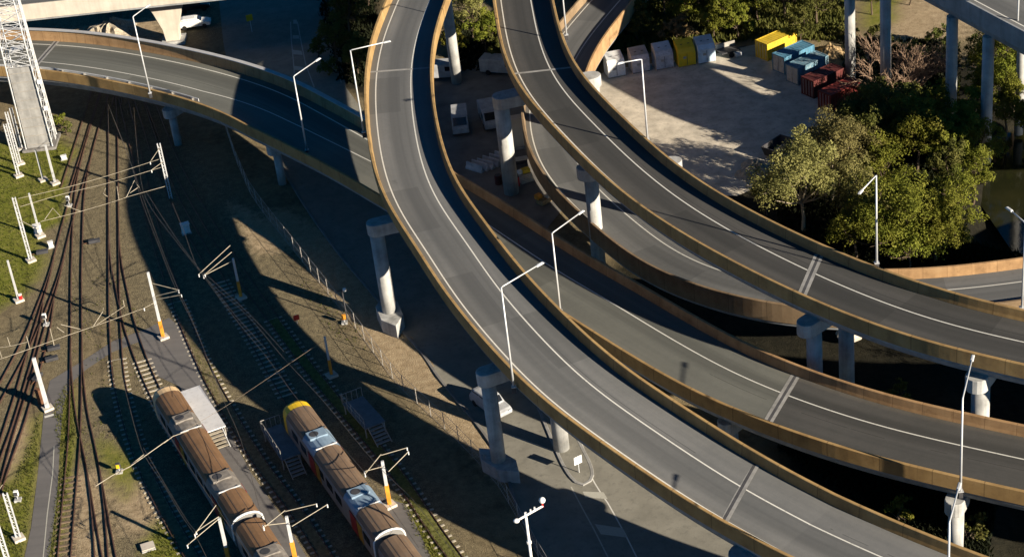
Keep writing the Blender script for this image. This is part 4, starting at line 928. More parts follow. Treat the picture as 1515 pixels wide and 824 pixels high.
# ------------------------------------------------------------------ yard: bins, containers
def bin_(label, p, mat, yaw, top='galv', w_=2.25, d_=2.0, h=2.75):
    c = at(*p); o = thing('storage_bin', label, 'storage bin', c, 'storage bins at the back of the yard'); M0 = Matrix.Translation(c) @ Matrix.Rotation(yaw, 4, 'Z')
    prof = [(-d_/2, .1), (-d_/2, h*.62), (-d_/2+.35, h*.80), (d_/2-.1, h), (d_/2, h-.05), (d_/2, .1)]; n = len(prof)
    vs = [M0 @ Vector((x, y, z)) for x in (-w_/2, w_/2) for y, z in prof]; fs = [(k, n+k, n+(k+1) % n, (k+1) % n) for k in range(n)]+[tuple(range(n)), tuple(range(2*n-1, n-1, -1))]
    bd = MB().add(vs, fs).build('body', mat, o, bevel=.04)
    a_, b_ = Vector((0, -d_/2+.35, h*.80)), Vector((0, d_/2-.1, h)); mid = (a_+b_)/2; tilt = math.atan2(b_.z-a_.z, b_.y-a_.y)
    MB().box((0,0,0), (w_*.94, (b_-a_).length*.94, .05), M=M0 @ Matrix.Translation(mid+Vector((0,-.01,.045))) @ Matrix.Rotation(tilt, 4, 'X')).build('lid', top, o, bevel=.01)
    for s in (-.45, .45): MB().box((0,0,0), (.28, .06, .06), M=M0 @ Matrix.Translation(mid+Vector((s, -.35, .1)))).build('handle', 'dark', o)
    for sx in (-w_/2+.15, w_/2-.15):
        for sy in (-d_/2+.15, d_/2-.15): MB().box((0,0,0), (.14, .14, .14), M=M0 @ Matrix.Translation(Vector((sx, sy, .06)))).build('foot', 'dark', o)
    MB().box((0,0,0), (.05, .03, h*.5), M=M0 @ Matrix.Translation(Vector((0, -d_/2-.012, h*.33)))).build('door_seam', 'dark', bd)
    MB().box((0,0,0), (.4, .025, .3), M=M0 @ Matrix.Translation(Vector((-.3, -d_/2-.012, h*.42)))).build('label_plate', 'dull_steel', bd)
bin_('white storage bin half in sun at the left end of the row', (910,110), 'white', .18)
bin_('pinkish grey storage bin second in the row', (946,103), 'pinkwhite', .16, 'dull_steel')
bin_('light grey storage bin between the pinkish and the yellow one', (981,98), 'greywhite', .15, h=2.9)
bin_('yellow storage bin in the row', (1014,94), 'yellow', .15, 'yellow', h=2.95)
bin_('pale blue storage bin at the right end of the row', (1043,89), 'paleblue', .15, 'white_steel', h=2.95)

def container(label, front_px, ang_px, mat, L=5.0, W=2.15, H=2.3, doormat=None, roofmat=None, name='shipping_container'):
    # front_px: middle of the front end on the ground; ang_px: a point behind it on its axis
    f = at(*front_px); d = (at(*ang_px)-f).to_2d().normalized(); ang = math.atan2(d.y, d.x); c = f+Vector((d.x, d.y, 0))*L/2
    o = thing(name, label, 'shipping container', (c.x, c.y, 0), 'shipping containers in the yard'); M0 = Matrix.Translation(Vector((c.x, c.y, 0))) @ Matrix.Rotation(ang, 4, 'Z')
    T = lambda x, y, z: M0 @ Matrix.Translation(Vector((x, y, z)))
    # corrugated sides
    mb = MB(); n = 44
    for sy in (-1, 1):
        vs = []; 
        for k in range(n+1):
            x = -L/2+.1+(L-.2)*k/n; off = .035*(1 if (k//2) % 2 else 0)
            vs += [M0 @ Vector((x, sy*(W/2-.02-off), .14)), M0 @ Vector((x, sy*(W/2-.02-off), H-.1))]
        mb.add(vs, [(2*k, 2*k+2, 2*k+3, 2*k+1) for k in range(n)])
    mb.build('side_wall', mat, o)
    mb = MB(); vs = []
    for k in range(n+1):
        x = -L/2+.08+(L-.16)*k/n; off = .025*(1 if (k//2) % 2 else 0); vs += [M0 @ Vector((x, -W/2+.05, H-.03-off)), M0 @ Vector((x, W/2-.05, H-.03-off))]
    mb.add(vs, [(2*k, 2*k+2, 2*k+3, 2*k+1) for k in range(n)]); mb.build('roof', roofmat or mat, o)
    MB().box((0,0,0), (L-.1, W-.1, .12), M=T(0, 0, .16)).build('floor', 'dark', o)
    fr = MB()
    for sx in (-1, 1):
        for sy in (-1, 1): fr.box((0,0,0), (.14, .14, H-.02), M=T(sx*(L/2-.06), sy*(W/2-.06), H/2+.01))
        for z in (.1, H-.06): fr.box((0,0,0), (.12, W-.26, .12), M=T(sx*(L/2-.06), 0, z))
    for sy in (-1, 1):
        for z in (.1, H-.06): fr.box((0,0,0), (L-.28, .12, .12), M=T(0, sy*(W/2-.06), z))
    fr.build('frame', mat, o)
    MB().box((0,0,0), (.06, W-.2, H-.2), M=T(L/2-.1, 0, H/2)).build('end_wall', mat, o)
    for sy in (-1, 1):
        dr = MB().box((0,0,0), (.06, W/2-.14, H-.26), M=T(-L/2+.06, sy*(W/4-.03), H/2)).build('door', doormat or mat, o)
        for q in (.25, .75): MB().tube([M0 @ Vector((-L/2+.01, sy*(W/2-.1)*q, .2)), M0 @ Vector((-L/2+.01, sy*(W/2-.1)*q, H-.2))], .022, 5).build('locking_bar', 'galv', dr)
    return o
MAT['blue_steel'] = simple('blue_steel', (.075,.20,.30), .55, var=.25, dirt=(.15,.22,.26)); MAT['blue_worn'] = simple('worn_blue_steel', (.11,.20,.26), .6, var=.4, scale=.9, dirt=(.33,.35,.35))  # blue_steel darkened to stand in for shade on the container
MAT['maroon'] = simple('maroon_steel', (.085,.018,.017), .65, var=.35, dirt=(.12,.06,.045)); MAT['redsteel'] = simple('red_steel', (.13,.018,.014), .65, var=.35, dirt=(.09,.03,.022)); MAT['white_door'] = simple('white_door', (.45,.43,.39), .6, dirt=(.26,.22,.18))  # maroon and red lowered so the colour carries the containers' shade
MAT['yellow_steel'] = simple('yellow_steel', (.55,.38,.03), .55, var=.2, dirt=(.40,.31,.08))
container('yellow shipping container at the top of the yard', (1127,88), (1165,71), 'yellow_steel')
container('bright blue shipping container with pale doors', (1152,108), (1190,91), 'blue_steel', doormat='white_door')
container('faded blue shipping container with whitish patches', (1172,124), (1210,107), 'blue_worn', doormat='white_door')
container('maroon shipping container fourth in the row', (1195,143), (1233,126), 'maroon')
container('dark red shipping container nearest the camera', (1220,164), (1258,147), 'redsteel')
# open skip
c = at(1150, 226); o = thing('open_skip', 'dark open skip on the shaded right side of the yard', 'skip', c); M0 = Matrix.Translation(c) @ Matrix.Rotation(.75, 4, 'Z')
vs = []
for L_, W_, z in ((2.6, 1.6, .05), (3.6, 1.8, 1.3), (3.4, 1.6, 1.3), (2.4, 1.4, .2)): vs += [M0 @ Vector((sx*L_/2, sy*W_/2, z)) for sx, sy in ((-1,-1),(1,-1),(1,1),(-1,1))]
fs = [(3,2,1,0), (12,13,14,15)]+[(4*i+k, 4*i+(k+1) % 4, 4*i+4+(k+1) % 4, 4*i+4+k) for i in range(3) for k in range(4)]
MB().add(vs, fs).build('tub', 'dark', o)
for sx in (-1, 1):
    for sy in (-1, 1): MB().tube([M0 @ Vector((sx*.9, sy*.86, .5)), M0 @ Vector((sx*.9, sy*1.0, .52))], .09, 8).build('lifting_lug', 'rust', o)
# trailer
c = at(1078, 82); o = thing('flat_trailer', 'small flat trailer parked beside the pale blue bin', 'trailer', c); M0 = Matrix.Translation(c) @ Matrix.Rotation(.3, 4, 'Z')
T = lambda x, y, z: M0 @ Matrix.Translation(Vector((x, y, z)))
MB().box((0,0,0), (2.6, 1.7, .12), M=T(0,0,.75)).build('bed', 'dark', o); MB().box((0,0,0), (2.6, .08, .6), M=T(0,.85,1.1)).build('side_board', 'dull_steel', o)
MB().tube([M0 @ Vector((1.3,0,.7)), M0 @ Vector((2.4,0,.6))], .06, 6).build('drawbar', 'dark', o)
for sy in (-1, 1): MB().tube([M0 @ Vector((0, sy*.78, .36)), M0 @ Vector((0, sy*.98, .36))], .36, 14).build('wheel', 'black', o)
MB().box((0,0,0), (.9, .6, .5), M=T(.9,-.9,.3)).build('tool_box', 'white', o, bevel=.04)

def heap(name, label, p, r, h, mat, cat, n=26, seed=1):
    c = at(*p); rn = np.random.default_rng(seed); vs = [(c.x, c.y, h)]; fs = []; m_ = 7
    for i in range(1, m_):
        for k in range(n):
            t = 2*math.pi*k/n; rr = r*i/(m_-1)*(1+.22*math.sin(3*t+seed)+.1*rn.normal()*.6); z = h*math.cos(math.pi/2*i/(m_-1))**1.2*(1+.18*rn.normal()) if i < m_-1 else -.05
            vs.append((c.x+rr*math.cos(t), c.y+rr*math.sin(t), z))
    for k in range(n): fs.append((0, 1+k, 1+(k+1) % n))
    for i in range(m_-2):
        for k in range(n): a_ = 1+i*n; fs.append((a_+k, a_+n+k, a_+n+(k+1) % n, a_+(k+1) % n))
    return tag(MB().add(vs, fs).build(name, mat, None), label, cat)
heap('sand_heap', 'low heap of tan sand at the lower right corner of the yard', (1118,252), 2.4, .8, 'rubble', 'sand heap', seed=3)
heap('spoil_mound', 'pale earth mound under the cream bridge', (165,48), 3.8, 1.6, 'rubble', 'earth mound', seed=5)
MAT['dry'] = simple('dry_brush', (.30,.21,.11), .95, var=.45, scale=3, bump=.8)
heap('brush_pile', 'light brown brush pile right of the containers', (1228,80), 2.0, 1.0, 'dry', 'brush pile', seed=9)

# ------------------------------------------------------------------ depot bits between the ramps
for k, (x, y) in enumerate(((703,252),(711,249),(719,247),(727,243),(737,240),(745,236))):
    c = at(x, y); MB_ = MB(); prof = [(-.3, 0), (-.3, .25), (-.1, .5), (-.08, .85), (.08, .85), (.1, .5), (.3, .25), (.3, 0)]; ang = -.75
    M0 = Matrix.Translation(c) @ Matrix.Rotation(ang, 4, 'Z'); n = len(prof); vs = [M0 @ Vector((xx, q, z)) for xx in (-1.2, 1.2) for q, z in prof]
    o = MB_.add(vs, [(i, (i+1) % n, n+(i+1) % n, n+i) for i in range(n)]+[tuple(range(n-1, -1, -1)), tuple(range(n, 2*n))]).build('road_barrier', 'greywhite', None)
    tag(o, 'pale road barrier lying in the row beside the portal pier', 'road barrier', 'road barriers stored under the ramps')
def drum(label, p, mat):
    c = at(*p); o = thing('drum', label, 'drum', c, 'drums beside the portal pier'); MB().prism(circle(c, .42, 16), 0, 1.1).build('shell', mat, o, bevel=.03); MB().prism(circle(c, .36, 16), 1.101, 1.13).build('lid', 'dark', o)
drum('dark red drum left of the portal pier foot', (738,272), 'maroon'); drum('bright orange red drum right of the portal pier foot', (764,275), 'red')
def stack(name, label, cat, p, items, ang):
    c = at(*p); o = thing(name, label, cat, c); M0 = Matrix.Translation(c) @ Matrix.Rotation(ang, 4, 'Z')
    for nm, mat, loc, size in items: MB().box((0,0,0), size, M=M0 @ Matrix.Translation(Vector(loc))).build(nm, mat, o, bevel=.02)
stack('pallet_stack', 'stack of pale timber pallets with a yellow tub beside the loop ramp', 'pallet stack', (778,268), [('pallet', 'pale', (0,0,.1+k*.22), (1.5-.06*k, 1.1, .14)) for k in range(5)]+[('tub', 'yellow', (.1,0,1.35), (.9, .7, .45)), ('sack', 'white', (-.55,.1,1.3), (.5,.5,.4))], .4)
stack('pallet_stack', 'low tan crate stack below the pale pallets', 'crate stack', (805,300), [('crate', 'dry', (0,0,.3), (1.4, 1.0, .55)), ('crate', 'orange', (-.4,.4,.85), (.7, .6, .5)), ('crate', 'pale', (.5,-.2,.72), (.6, .6, .3))], .7)
stack('work_bench', 'cream topped bench beside the corbel of the loop ramp pier', 'bench', (769,246), [('top', 'pale', (0,0,.95), (2.0, .9, .1)), ('leg', 'dark', (-.85,0,.45), (.1,.8,.9)), ('leg', 'dark', (.85,0,.45), (.1,.8,.9)), ('shelf', 'dark', (0,0,.4), (1.6,.8,.06))], .1)

# ------------------------------------------------------------------ yard signals, cabinets, signs
def cabinet(label, p, size=(.8,.5,1.2), mat='white', name='equipment_cabinet', cat='cabinet', rz=.3):
    c = at(*p); o = thing(name, label, cat, c); MB().box((c.x, c.y, size[2]/2+.1), size, rz).build('case', mat, o, bevel=.03)
    MB().box((c.x, c.y, size[2]+.13), (size[0]+.12, size[1]+.12, .06), rz).build('lid', mat, o); MB().box((c.x, c.y, .04), (size[0]+.2, size[1]+.2, .12), rz).build('plinth', 'pier', o)
cabinet('pale blue lit equipment cabinet in the shaded slope', (276,345), (.9,.6,1.1))
cabinet('white equipment box on the grass between two posts', (57,345), (.8,.8,.9))
cabinet('small white box beside the top of the tracks', (95,236), (.6,.35,.4))
cabinet('cream box on the ballast beside the switch', (76,366), (.5,.4,.6))
cabinet('tan square lid box in the bottom left dirt', (219,810), (1.0,.9,.08), 'pale')
def motor(label, p, rz):
    c = at(*p); o = thing('point_motor', label, 'point motor', c, 'point motors at the turnouts'); MB().box((c.x, c.y, .22), (1.3, .6, .36), rz).build('casing', 'dark', o, bevel=.05); MB().tube([(c.x-1.2*math.cos(rz), c.y-1.2*math.sin(rz), .1), (c.x, c.y, .15)], .04, 5).build('rod', 'rust', o)
motor('dark point motor on the bare ground right of the old track', (140,359), .15); motor('dark point motor left of the ballast switch', (63,375), .1); motor('dark point motor above the paved crossing', (80,517), .2); motor('dark point motor just below the bent signal arm', (77,533), .3); motor('dark point motor in front of the stout white mast', (56,560), 1.2)
def signal(label, p, h, mat='white', headmat='yellow'):
    c = at(*p); o = thing('ground_signal', label, 'signal', c, 'ground signals'); MB().tube([c, c+Vector((0,0,h))], .05, 6).build('post', 'galv', o); MB().box((c.x, c.y-.02, h+.25), (.42, .3, .55)).build('head', mat, o, bevel=.04); MB().box((c.x, c.y-.19, h+.25), (.3, .04, .4)).build('face', headmat, o); MB().box((c.x, c.y, .08), (.6,.6,.2)).build('foot', 'pier', o)
signal('dwarf signal with yellow face beside the bracketed span wires', (177,698), .5, 'dark', 'yellow'); signal('white headed signal by the second track', (69,481), .9, 'white', 'dark'); signal('white headed signal on the grass beside the bottom left masts', (27,740), .6, 'white', 'dark'); signal('white headed signal left of the upper turnout', (103,305), .8, 'white', 'dark')
signal('small orange marker on the grass inside the fence', (510,478), .5, 'orange', 'orange')
def sign(label, p, h, w_, hh, mat, rz=0.3):
    c = at(*p); o = thing('road_sign', label, 'sign', c); MB().tube([c, c+Vector((0,0,h))], .05, 6).build('post', 'galv', o); MB().box((c.x, c.y-.06, h-hh/2), (w_, .04, hh), rz).build('plate', mat, o)
sign('small white sign on the traffic island', (857,700), 1.9, .8, .8, 'white', .5); sign('yellow round topped sign beside the shaded road', (373,48), 2.6, .9, .9, 'yellow'); sign('small red sign in the dark slope', (440,478), 1.0, .6, .6, 'red')
b = at(32, 445); o = thing('marker_post', 'short red and white marker beside the left edge mast', 'marker post', b); MB().box((b.x, b.y, .35), (.3, .3, .7)).build('post', 'red', o, bevel=.02); MB().box((b.x, b.y, .78), (.3, .3, .14)).build('cap', 'white', o)
b = at(61, 596); o = thing('rusty_cabinet', 'rust red cabinet leaning against the stout white mast', 'cabinet', b); MB().box((b.x, b.y, .8), (.5, .45, 1.6)).build('case', 'rust', o, bevel=.03); MB().box((b.x, b.y, 1.62), (.56, .5, .05)).build('lid', 'rust', o)

# ------------------------------------------------------------------ trees and plants
def leaf_cloud(blobs, n, size, seed, squash=1.05):
    # crown of many small plumes: leaf-sized faces over each plume's surface, gaps between plumes
    rn = np.random.default_rng(seed); vol = np.array([r**2 for *_, r in blobs]); pr_ = vol/vol.sum(); V = []; 
    for bi, (bx, by, bz, br) in enumerate(blobs):
        m_ = max(5, int(5+br*4.5)); per = max(12, int(n*pr_[bi]/m_))
        for _ in range(m_):
            d = rn.normal(size=3); d /= np.linalg.norm(d); d[2] = abs(d[2])*.8+d[2]*.35
            c = np.array([bx, by, bz])+d*br*rn.uniform(.55, 1.0)*np.array([1, 1, squash]); cr = br*rn.uniform(.26, .48)
            u = rn.normal(size=(per, 3)); u /= np.linalg.norm(u, axis=1)[:, None]; u[:, 2] = np.where(u[:, 2] < -.3, -u[:, 2], u[:, 2])
            rad = cr*rn.uniform(.72, 1.08, (per, 1))*np.array([[1, 1, 1.25]]); q = c+u*rad+rn.normal(size=(per, 3))*.05
            nn = u+rn.normal(size=(per, 3))*.42; nn /= np.linalg.norm(nn, axis=1)[:, None]
            a = np.cross(nn, rn.normal(size=(per, 3))); a /= np.linalg.norm(a, axis=1)[:, None]+1e-9; b_ = np.cross(nn, a); s = size*rn.uniform(.55, 1.25, (per, 1))
            V.append(np.stack([q-a*s*.5, q+b_*s*.34, q+a*s*.5, q-b_*s*.34], 1).reshape(-1, 3))
    V = np.vstack(V); mb = MB(); mb.v = [tuple(x) for x in V.tolist()]; mb.f = [(4*i, 4*i+1, 4*i+2, 4*i+3) for i in range(len(V)//4)]
    return mb
def limb_tree(o_loc, h, blobs, r, seed, mat):
    rn = random.Random(seed); mb = MB(); base = Vector(o_loc); fork = base+Vector((rn.uniform(-.3,.3), rn.uniform(-.3,.3), h*.35))
    mb.tube([base-Vector((0,0,.2)), base.lerp(fork, .5)+Vector((rn.uniform(-.15,.15), rn.uniform(-.15,.15), 0)), fork], r, 7, r*.7)
    for bx, by, bz, br in blobs:
        e = Vector((bx, by, bz)); m_ = fork.lerp(e, .5)+Vector((rn.uniform(-.4,.4), rn.uniform(-.4,.4), -.2)); mb.tube([fork, m_, e], r*.55, 5, r*.14)
        for _ in range(2): e2 = e+Vector((rn.uniform(-1,1), rn.uniform(-1,1), rn.uniform(-.2,.9)))*br*.7; mb.tube([m_.lerp(e, .6), e2], r*.22, 4, r*.08)
    return mb
def tree(label, base, h, cr, mat, seed, name='tree', cat='tree', n=7500, lobes=13, size=.22, trunk='darkbark', group='trees around the yard and creek', low=.32):
    b = at(*base); rn = random.Random(seed); o = thing(name, label, cat, b, group); blobs = []
    for k in range(lobes):
        t = 2*math.pi*(k/lobes)*2.4+rn.uniform(-.4,.4); f = rn.uniform(.15, .78); z = h*(low+(1-low)*((k+.5)/lobes)*.88); sh = 1-.55*max(0, (z/h-.55)/.45)
        blobs.append((b.x+cr*f*sh*math.cos(t), b.y+cr*f*sh*math.sin(t), z, cr*rn.uniform(.24, .44)*(.75+.25*sh)))
    limb_tree(b, h, blobs, max(.1, h*.024), seed, trunk).build('trunk', trunk, o)
    leaf_cloud(blobs, n, size, seed).build('crown', mat, o)
    return o
tree('pale olive gum tree with light bare trunks beside the highest ramp', (1188,342), 9.6, 5.6, 'leaf_gum', 11, n=17000, lobes=18, trunk='bark', low=.42)
tree('olive gum crown leaning over the edge of the yard', (1232,296), 8.4, 5.6, 'leaf_gum', 12, n=17000, lobes=18, trunk='bark', low=.40)
tree('small dark olive bush tree below the gum', (1135,318), 4.2, 2.6, 'leaf_dark', 13, n=1800, lobes=6)
tree('bright green rounded tree left of the lamp pole', (1268,386), 6.6, 4.2, 'leaf_green', 14, n=6000)
tree('broad bright green tree right of the lamp pole', (1328,388), 8.4, 5.4, 'leaf_green', 15, n=16000, lobes=18)
tree('bright green tree at the dark water edge', (1384,390), 7.4, 4.4, 'leaf_green', 16, n=13000)
tree('low green tree directly behind the highest ramp barrier', (1345,402), 5.0, 3.8, 'leaf_green', 17, n=4800)
tree('mid green tree in front of the creek', (1412,352), 6.8, 3.6, 'leaf_green', 18, n=4500)
tree('big dark tree between the containers and the viaduct columns', (1300,238), 7.6, 5.0, 'leaf_dark', 19, n=16000, lobes=18)
tree('broad tree crown left of the long lit viaduct column', (1356,258), 8.0, 4.8, 'leaf_green', 20, n=16000, lobes=18)
tree('dark tree beside the red container', (1262,222), 5.6, 3.6, 'leaf_dark', 21, n=6000)
tree('low green tree in front of the viaduct columns', (1408,262), 7.4, 3.6, 'leaf_green', 22, n=13000)
tree('slender green tree between the two front viaduct columns', (1436,232), 8.6, 2.4, 'leaf_green', 23, n=5000)
tree('large green tree at the right edge under the viaduct', (1500,165), 8.6, 4.6, 'leaf_green', 24, n=16000, lobes=18)
tree('green tree right of the last viaduct column', (1488,205), 7.0, 3.4, 'leaf_green', 25, n=6000)
tree('dark shrub tree behind the slim viaduct column', (1452,120), 5.4, 3.2, 'leaf_dark', 26, n=4800)
tree('green bushy tree beside the creek above the loop ramp', (1440,300), 6.0, 2.6, 'leaf_green', 27, n=4200)
for k, (x, y, h, r, m_, lab) in enumerate(((985,26,6.5,4.2,'leaf_dark','dark tree at the top behind the white bin'), (1035,22,8.5,4.0,'leaf_green','sunlit green tree at the top above the pale blue bin'), (1072,40,6.0,3.2,'leaf_green','leafy tree above the small trailer'),
        (1112,20,8,4.4,'leaf_dark','dark tree at the top above the yellow container'), (1160,30,8,4.4,'leaf_dark','dark tree behind the yellow container'), (1210,42,8,4.2,'leaf_dark','dark tree left of the first viaduct column'), (925,28,5.6,3.4,'leaf_dark','dark tree beside the top of the loop ramp'),
        (1290,22,5.5,2.8,'leaf_green','green tree between the far viaduct columns'), (1240,10,8,3.8,'leaf_dark','dark tree at the top edge left of the viaduct columns'), (960,-8,7,4.4,'leaf_dark','dark tree cut by the top edge above the bins'), (1085,-5,8,4.6,'leaf_green','green tree cut by the top edge above the trailer'), (1150,-8,9,4.8,'leaf_dark','dark tree cut by the top edge above the containers'),
        (1345,8,4,2.6,'leaf_green','low green bush on the dry grass under the viaduct'))):
    tree(lab, (x, y), h, r, m_, 40+k, n=6000)
for k, (x, y, h, r, m_, lab) in enumerate(((700,62,7.0,3.4,'leaf_gum','olive tree between the two big ramps'), (722,84,6.0,3.0,'leaf_green','green tree between the two big ramps beside the highest one'), (674,84,4.5,2.2,'leaf_green','small green tree just right of the foreground ramp'), (710,18,7.5,3.6,'leaf_dark','dark tree at the top between the two big ramps'), (750,95,4.0,2.4,'leaf_dark','dark bush beneath the highest ramp'),
        (520,55,7.5,3.6,'leaf_dark','dark tree left of the foreground ramp at the top'), (500,95,6.0,3.2,'leaf_dark','dark tree left of the tall lamp at the top'), (530,110,5.0,2.6,'leaf_dark','dark tree crown just beside the foreground ramp'), (545,10,8.0,3.8,'leaf_dark','dark tree cut by the top edge beside the foreground ramp'))):
    tree(lab, (x, y), h, r, m_, 70+k, n=6000)
tree('lone bright green shrub in the dark gap between foreground and lower ramp', (1330,772), 2.6, 1.5, 'leaf_green', 90, 'shrub', 'shrub', 900, 6, .26, low=.2, group='shrubs under the ramps')
tree('dull green shrub beside the sunlit pier of the lower ramp', (1440,800), 2.4, 1.8, 'leaf_dark', 91, 'shrub', 'shrub', 900, 6, .26, low=.2, group='shrubs under the ramps')
tree('green shrub low in the dark between the right piers', (1330,600), 2.2, 1.4, 'leaf_dark', 92, 'shrub', 'shrub', 700, 6, .26, low=.2, group='shrubs under the ramps')
tree('green shrub at the foot of the lattice tower', (90,190), 1.8, 1.3, 'leaf_green', 93, 'shrub', 'shrub', 700, 6, .22, low=.15, group='shrubs in the rail yard')
tree('dry yellowish shrub beside the lattice tower', (100,200), 2.0, 1.0, 'grassblade', 94, 'shrub', 'shrub', 600, 5, .24, low=.15, group='shrubs in the rail yard')
tree('grey green shrub at the corner of the yard beside the rubble', (1140,285), 2.4, 1.8, 'leaf_dark', 95, 'shrub', 'shrub', 900, 6, .26, low=.15, group='shrubs around the yard')
for k, (x, y) in enumerate(((470,85),(486,112),(1250,56),(1296,64),(1345,90),(1390,70),(1180,250),(1225,252))):
    pos = ('on the bank left of the foreground ramp', 'below the dark trees left of the tall lamp', 'left of the first viaduct column', 'between the far viaduct columns', 'beside the dead tree', 'in front of the dry grass under the viaduct', 'behind the open skip', 'under the olive gum crown')[k]
    tree('low dark shrub '+pos, (x, y), 2.2, 2.0, 'leaf_dark', 110+k, 'shrub', 'shrub', 1100, 6, .28, low=.12, group='shrubs around the yard')

for k, (x, y, h, r, lab) in enumerate(((1610,440,9,4.8,'unseen tree added for shade beyond the right edge behind the loop ramp'), (1640,520,9,4.8,'unseen tree added for shade beyond the right edge under the highest ramp'), (1700,600,9,4.8,'unseen tree added for shade beyond the right edge between the two right ramps'))):  # out-of-view trees added to shade the ground below the right ramps
    tree(lab, (x, y), h, r, 'leaf_dark', 140+k, n=6000)
MAT['leaf_dry'] = foliage('dry_fronds', (.11,.075,.035), (.19,.135,.065), (.27,.20,.10))
tree('brown dying bush behind the storage bins', (1000,62), 2.8, 2.6, 'leaf_dry', 170, 'shrub', 'shrub', 2600, 9, .3, low=.15, group='shrubs around the yard')
for k, (x, y, h, r, mt, lab) in enumerate(((1262,340,6.8,4.4,'leaf_gum','olive tree filling the gap behind the lamp pole'), (1470,140,8,3.6,'leaf_green','feathery green tree right of the front viaduct columns'), (1515,220,7,3.4,'leaf_green','green tree cut by the right edge above the creek'), (1400,300,6.5,3.2,'leaf_dark','dark tree between the bright trees and the viaduct columns'), (1385,215,6.5,3.6,'leaf_green','green tree left of the front viaduct columns'), (1530,120,9,4.4,'leaf_green','green tree at the right edge just under the viaduct'), (1350,198,5.0,3.6,'leaf_dark','dark tree just below the bare dead tree'), (1292,182,5.0,3.0,'leaf_dark','dark tree right behind the dark red container'))):
    tree(lab, (x, y), h, r, mt, 180+k, n=6000)
# bare dead tree
def dead_tree(label, base, h, spread, seed, group=None):
    b = at(*base); rn = random.Random(seed); o = thing('dead_tree', label, 'dead tree', b, group); mb = MB(); tw = MB()
    def grow(p, d, L, r, depth, r0=.03):
        r = max(r, r0)
        q = p+d*L*.5+Vector((rn.uniform(-.1,.1), rn.uniform(-.1,.1), rn.uniform(-.05,.1)))*L; e = p+d*L+Vector((0,0,rn.uniform(-.1,.15)))*L
        (mb if depth < 3 else tw).tube([p, q, e], r, 5 if depth < 3 else 4, r*.6)
        if depth >= 5: return
        for _ in range(3 if depth < 4 else 2):
            nd = (d+Vector((rn.uniform(-1,1), rn.uniform(-1,1), rn.uniform(-.35,.55)))*.85).normalized(); grow(e if rn.random() < .6 else q, nd, L*rn.uniform(.6,.85), r*.62, depth+1)
    for k in range(5):
        t = 2*math.pi*k/5+rn.uniform(-.4,.4); grow(b, Vector((math.cos(t)*spread, math.sin(t)*spread, 1)).normalized(), h*.34, .15, 0)
    mb.build('limbs', 'deadwood', o); tw.build('twigs', 'deadwood', o)
dead_tree('sprawling bare dead tree in front of the far viaduct columns', (1322,146), 7.5, 1.0, 3)
dead_tree('bare brown tree right of the dead tree below the viaduct', (1362,128), 6.0, .8, 4)
# fallen pale log and rubble
o = MB().tube([at(1285,128,.4), at(1298,138,.9), at(1305,152,.3)], .2, 7, .1).build('fallen_branch', 'bark', None); tag(o, 'pale fallen branch on the dark ground beside the red container', 'fallen branch')
for k in range(6):
    x, y = 1128+random.uniform(-8, 14), 266+random.uniform(-4, 8); c = at(x, y); o = MB().sphere((c.x, c.y, .15), random.uniform(.2, .45), 7, 5, (1.3, .9, .6)).build('rock', 'rubble', None); tag(o, 'pale rock lying at the lower corner of the yard', 'rock', 'rocks at the corner of the yard')
b = at(1258, 505); o = MB().sphere((b.x, b.y, .9), 1.0, 9, 6, (1.4, 1.0, .9)).build('boulder', 'pale', None); tag(o, 'pale boulder in the dark between the right piers', 'boulder')

# grass tufts and weeds (uncountable)
def tufts(name, polys, n, size, mat, seed):
    rn = np.random.default_rng(seed); mb = MB()
    for poly, k in polys:
        P = np.array([tuple(at(*q)[:2]) for q in poly]); lo, hi = P.min(0), P.max(0); cnt = 0; tries = 0
        X = rn.uniform(lo[0], hi[0], k*4); Y = rn.uniform(lo[1], hi[1], k*4); m_ = poly_mask(X, Y, poly, .6) > .5
        for x, y in list(zip(X[m_], Y[m_]))[:k]:
            for _ in range(3):
                t = rn.uniform(0, 6.28); hh = size*rn.uniform(.5, 1.4); w_ = size*.35; dx, dy = math.cos(t), math.sin(t); jx, jy = rn.normal(size=2)*size*.4
                mb.add([(x+jx-dx*w_, y+jy-dy*w_, -.02), (x+jx+dx*w_, y+jy+dy*w_, -.02), (x+jx+dy*hh*.5, y+jy+dx*hh*.5, hh)], [(0,1,2)])
    return tag(mb.build(name, mat, None), kind='stuff')
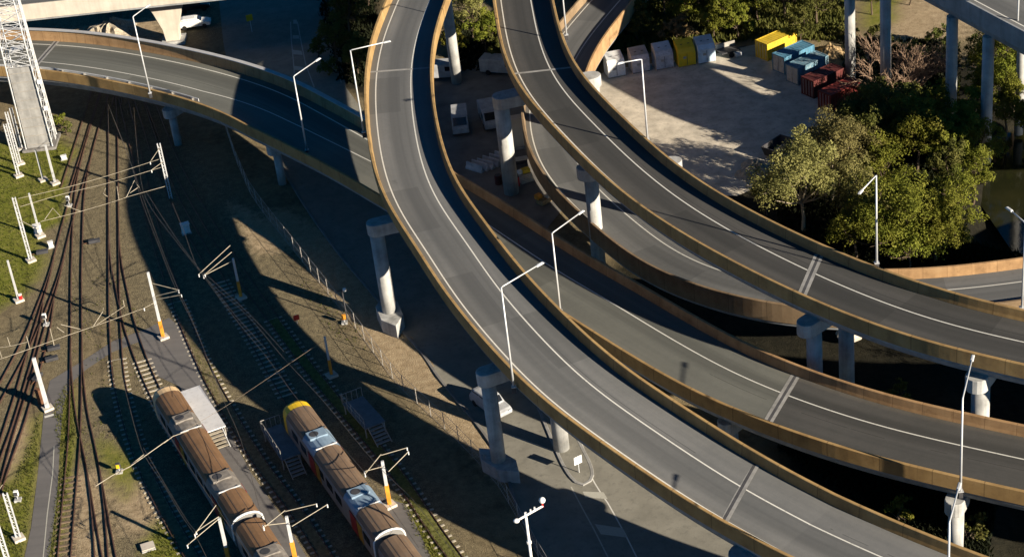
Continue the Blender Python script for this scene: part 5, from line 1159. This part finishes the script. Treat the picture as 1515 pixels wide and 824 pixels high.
tufts('grass_tufts', [([(-30,215),(85,205),(110,225),(70,290),(52,340),(62,390),(40,430),(-30,475)], 2600), ([(-20,700),(18,720),(60,610),(55,690),(28,860),(-20,860)], 1400), ([(78,600),(104,560),(112,640),(98,740),(75,850),(66,850),(90,690)], 900), ([(235,770),(275,800),(285,870),(215,870),(220,800)], 500),
    ([(282,500),(318,560),(330,610),(305,580)], 350), ([(590,735),(640,770),(690,840),(640,840)], 500), ([(440,410),(490,430),(560,520),(520,520),(470,470)], 120), ([(100,400),(200,420),(230,700),(110,700)], 250)], 0, .13, 'grassblade', 5)
MAT['leaf_black'] = foliage('shaded_scrub', (.008,.011,.005), (.014,.018,.007), (.024,.026,.010))  # scrub leaves blackened, shade put into the colour
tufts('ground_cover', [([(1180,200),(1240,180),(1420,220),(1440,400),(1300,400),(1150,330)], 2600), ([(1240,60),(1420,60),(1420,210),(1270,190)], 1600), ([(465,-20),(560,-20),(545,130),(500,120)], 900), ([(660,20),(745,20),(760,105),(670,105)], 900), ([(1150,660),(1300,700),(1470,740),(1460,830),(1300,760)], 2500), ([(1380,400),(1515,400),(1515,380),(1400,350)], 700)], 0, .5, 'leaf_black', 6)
tufts('ground_cover', [([(870,90),(1100,60),(1260,60),(1260,-40),(870,-40)], 5000)], 0, .6, 'leaf_dark', 9)
for k, (x, y, h, r, mt, lab) in enumerate(((1012,40,4.6,2.8,'leaf_green','round green bush tree directly above the yellow bin'), (1058,58,4.2,2.4,'leaf_green','low green tree directly above the pale blue bin'), (1092,58,4.2,2.2,'leaf_green','green tree between the trailer and the yellow container'), (1122,30,5.0,2.8,'leaf_green','green tree just behind the yellow container'), (1185,66,4.6,2.6,'leaf_dark','dark bush tree behind the bright blue container'), (945,62,5.0,3.0,'leaf_dark','dark tree behind the two leftmost bins'))):
    tree(lab, (x, y), h, r, mt, 210+k, n=6000)
for k, (x, y, h, r, mt, lab) in enumerate(((1300,300,6.4,4.2,'leaf_green','olive green tree filling the middle of the leafy clump'), (1440,262,6.6,3.4,'leaf_green','green tree hugging the foot of the creek side column'), (1455,178,7.0,3.2,'leaf_green','green tree behind the two front viaduct columns'), (1400,190,5.5,3.2,'leaf_green','bushy green tree left of the long lit viaduct column'))):
    tree(lab, (x, y), h, r, mt, 230+k, n=8000)
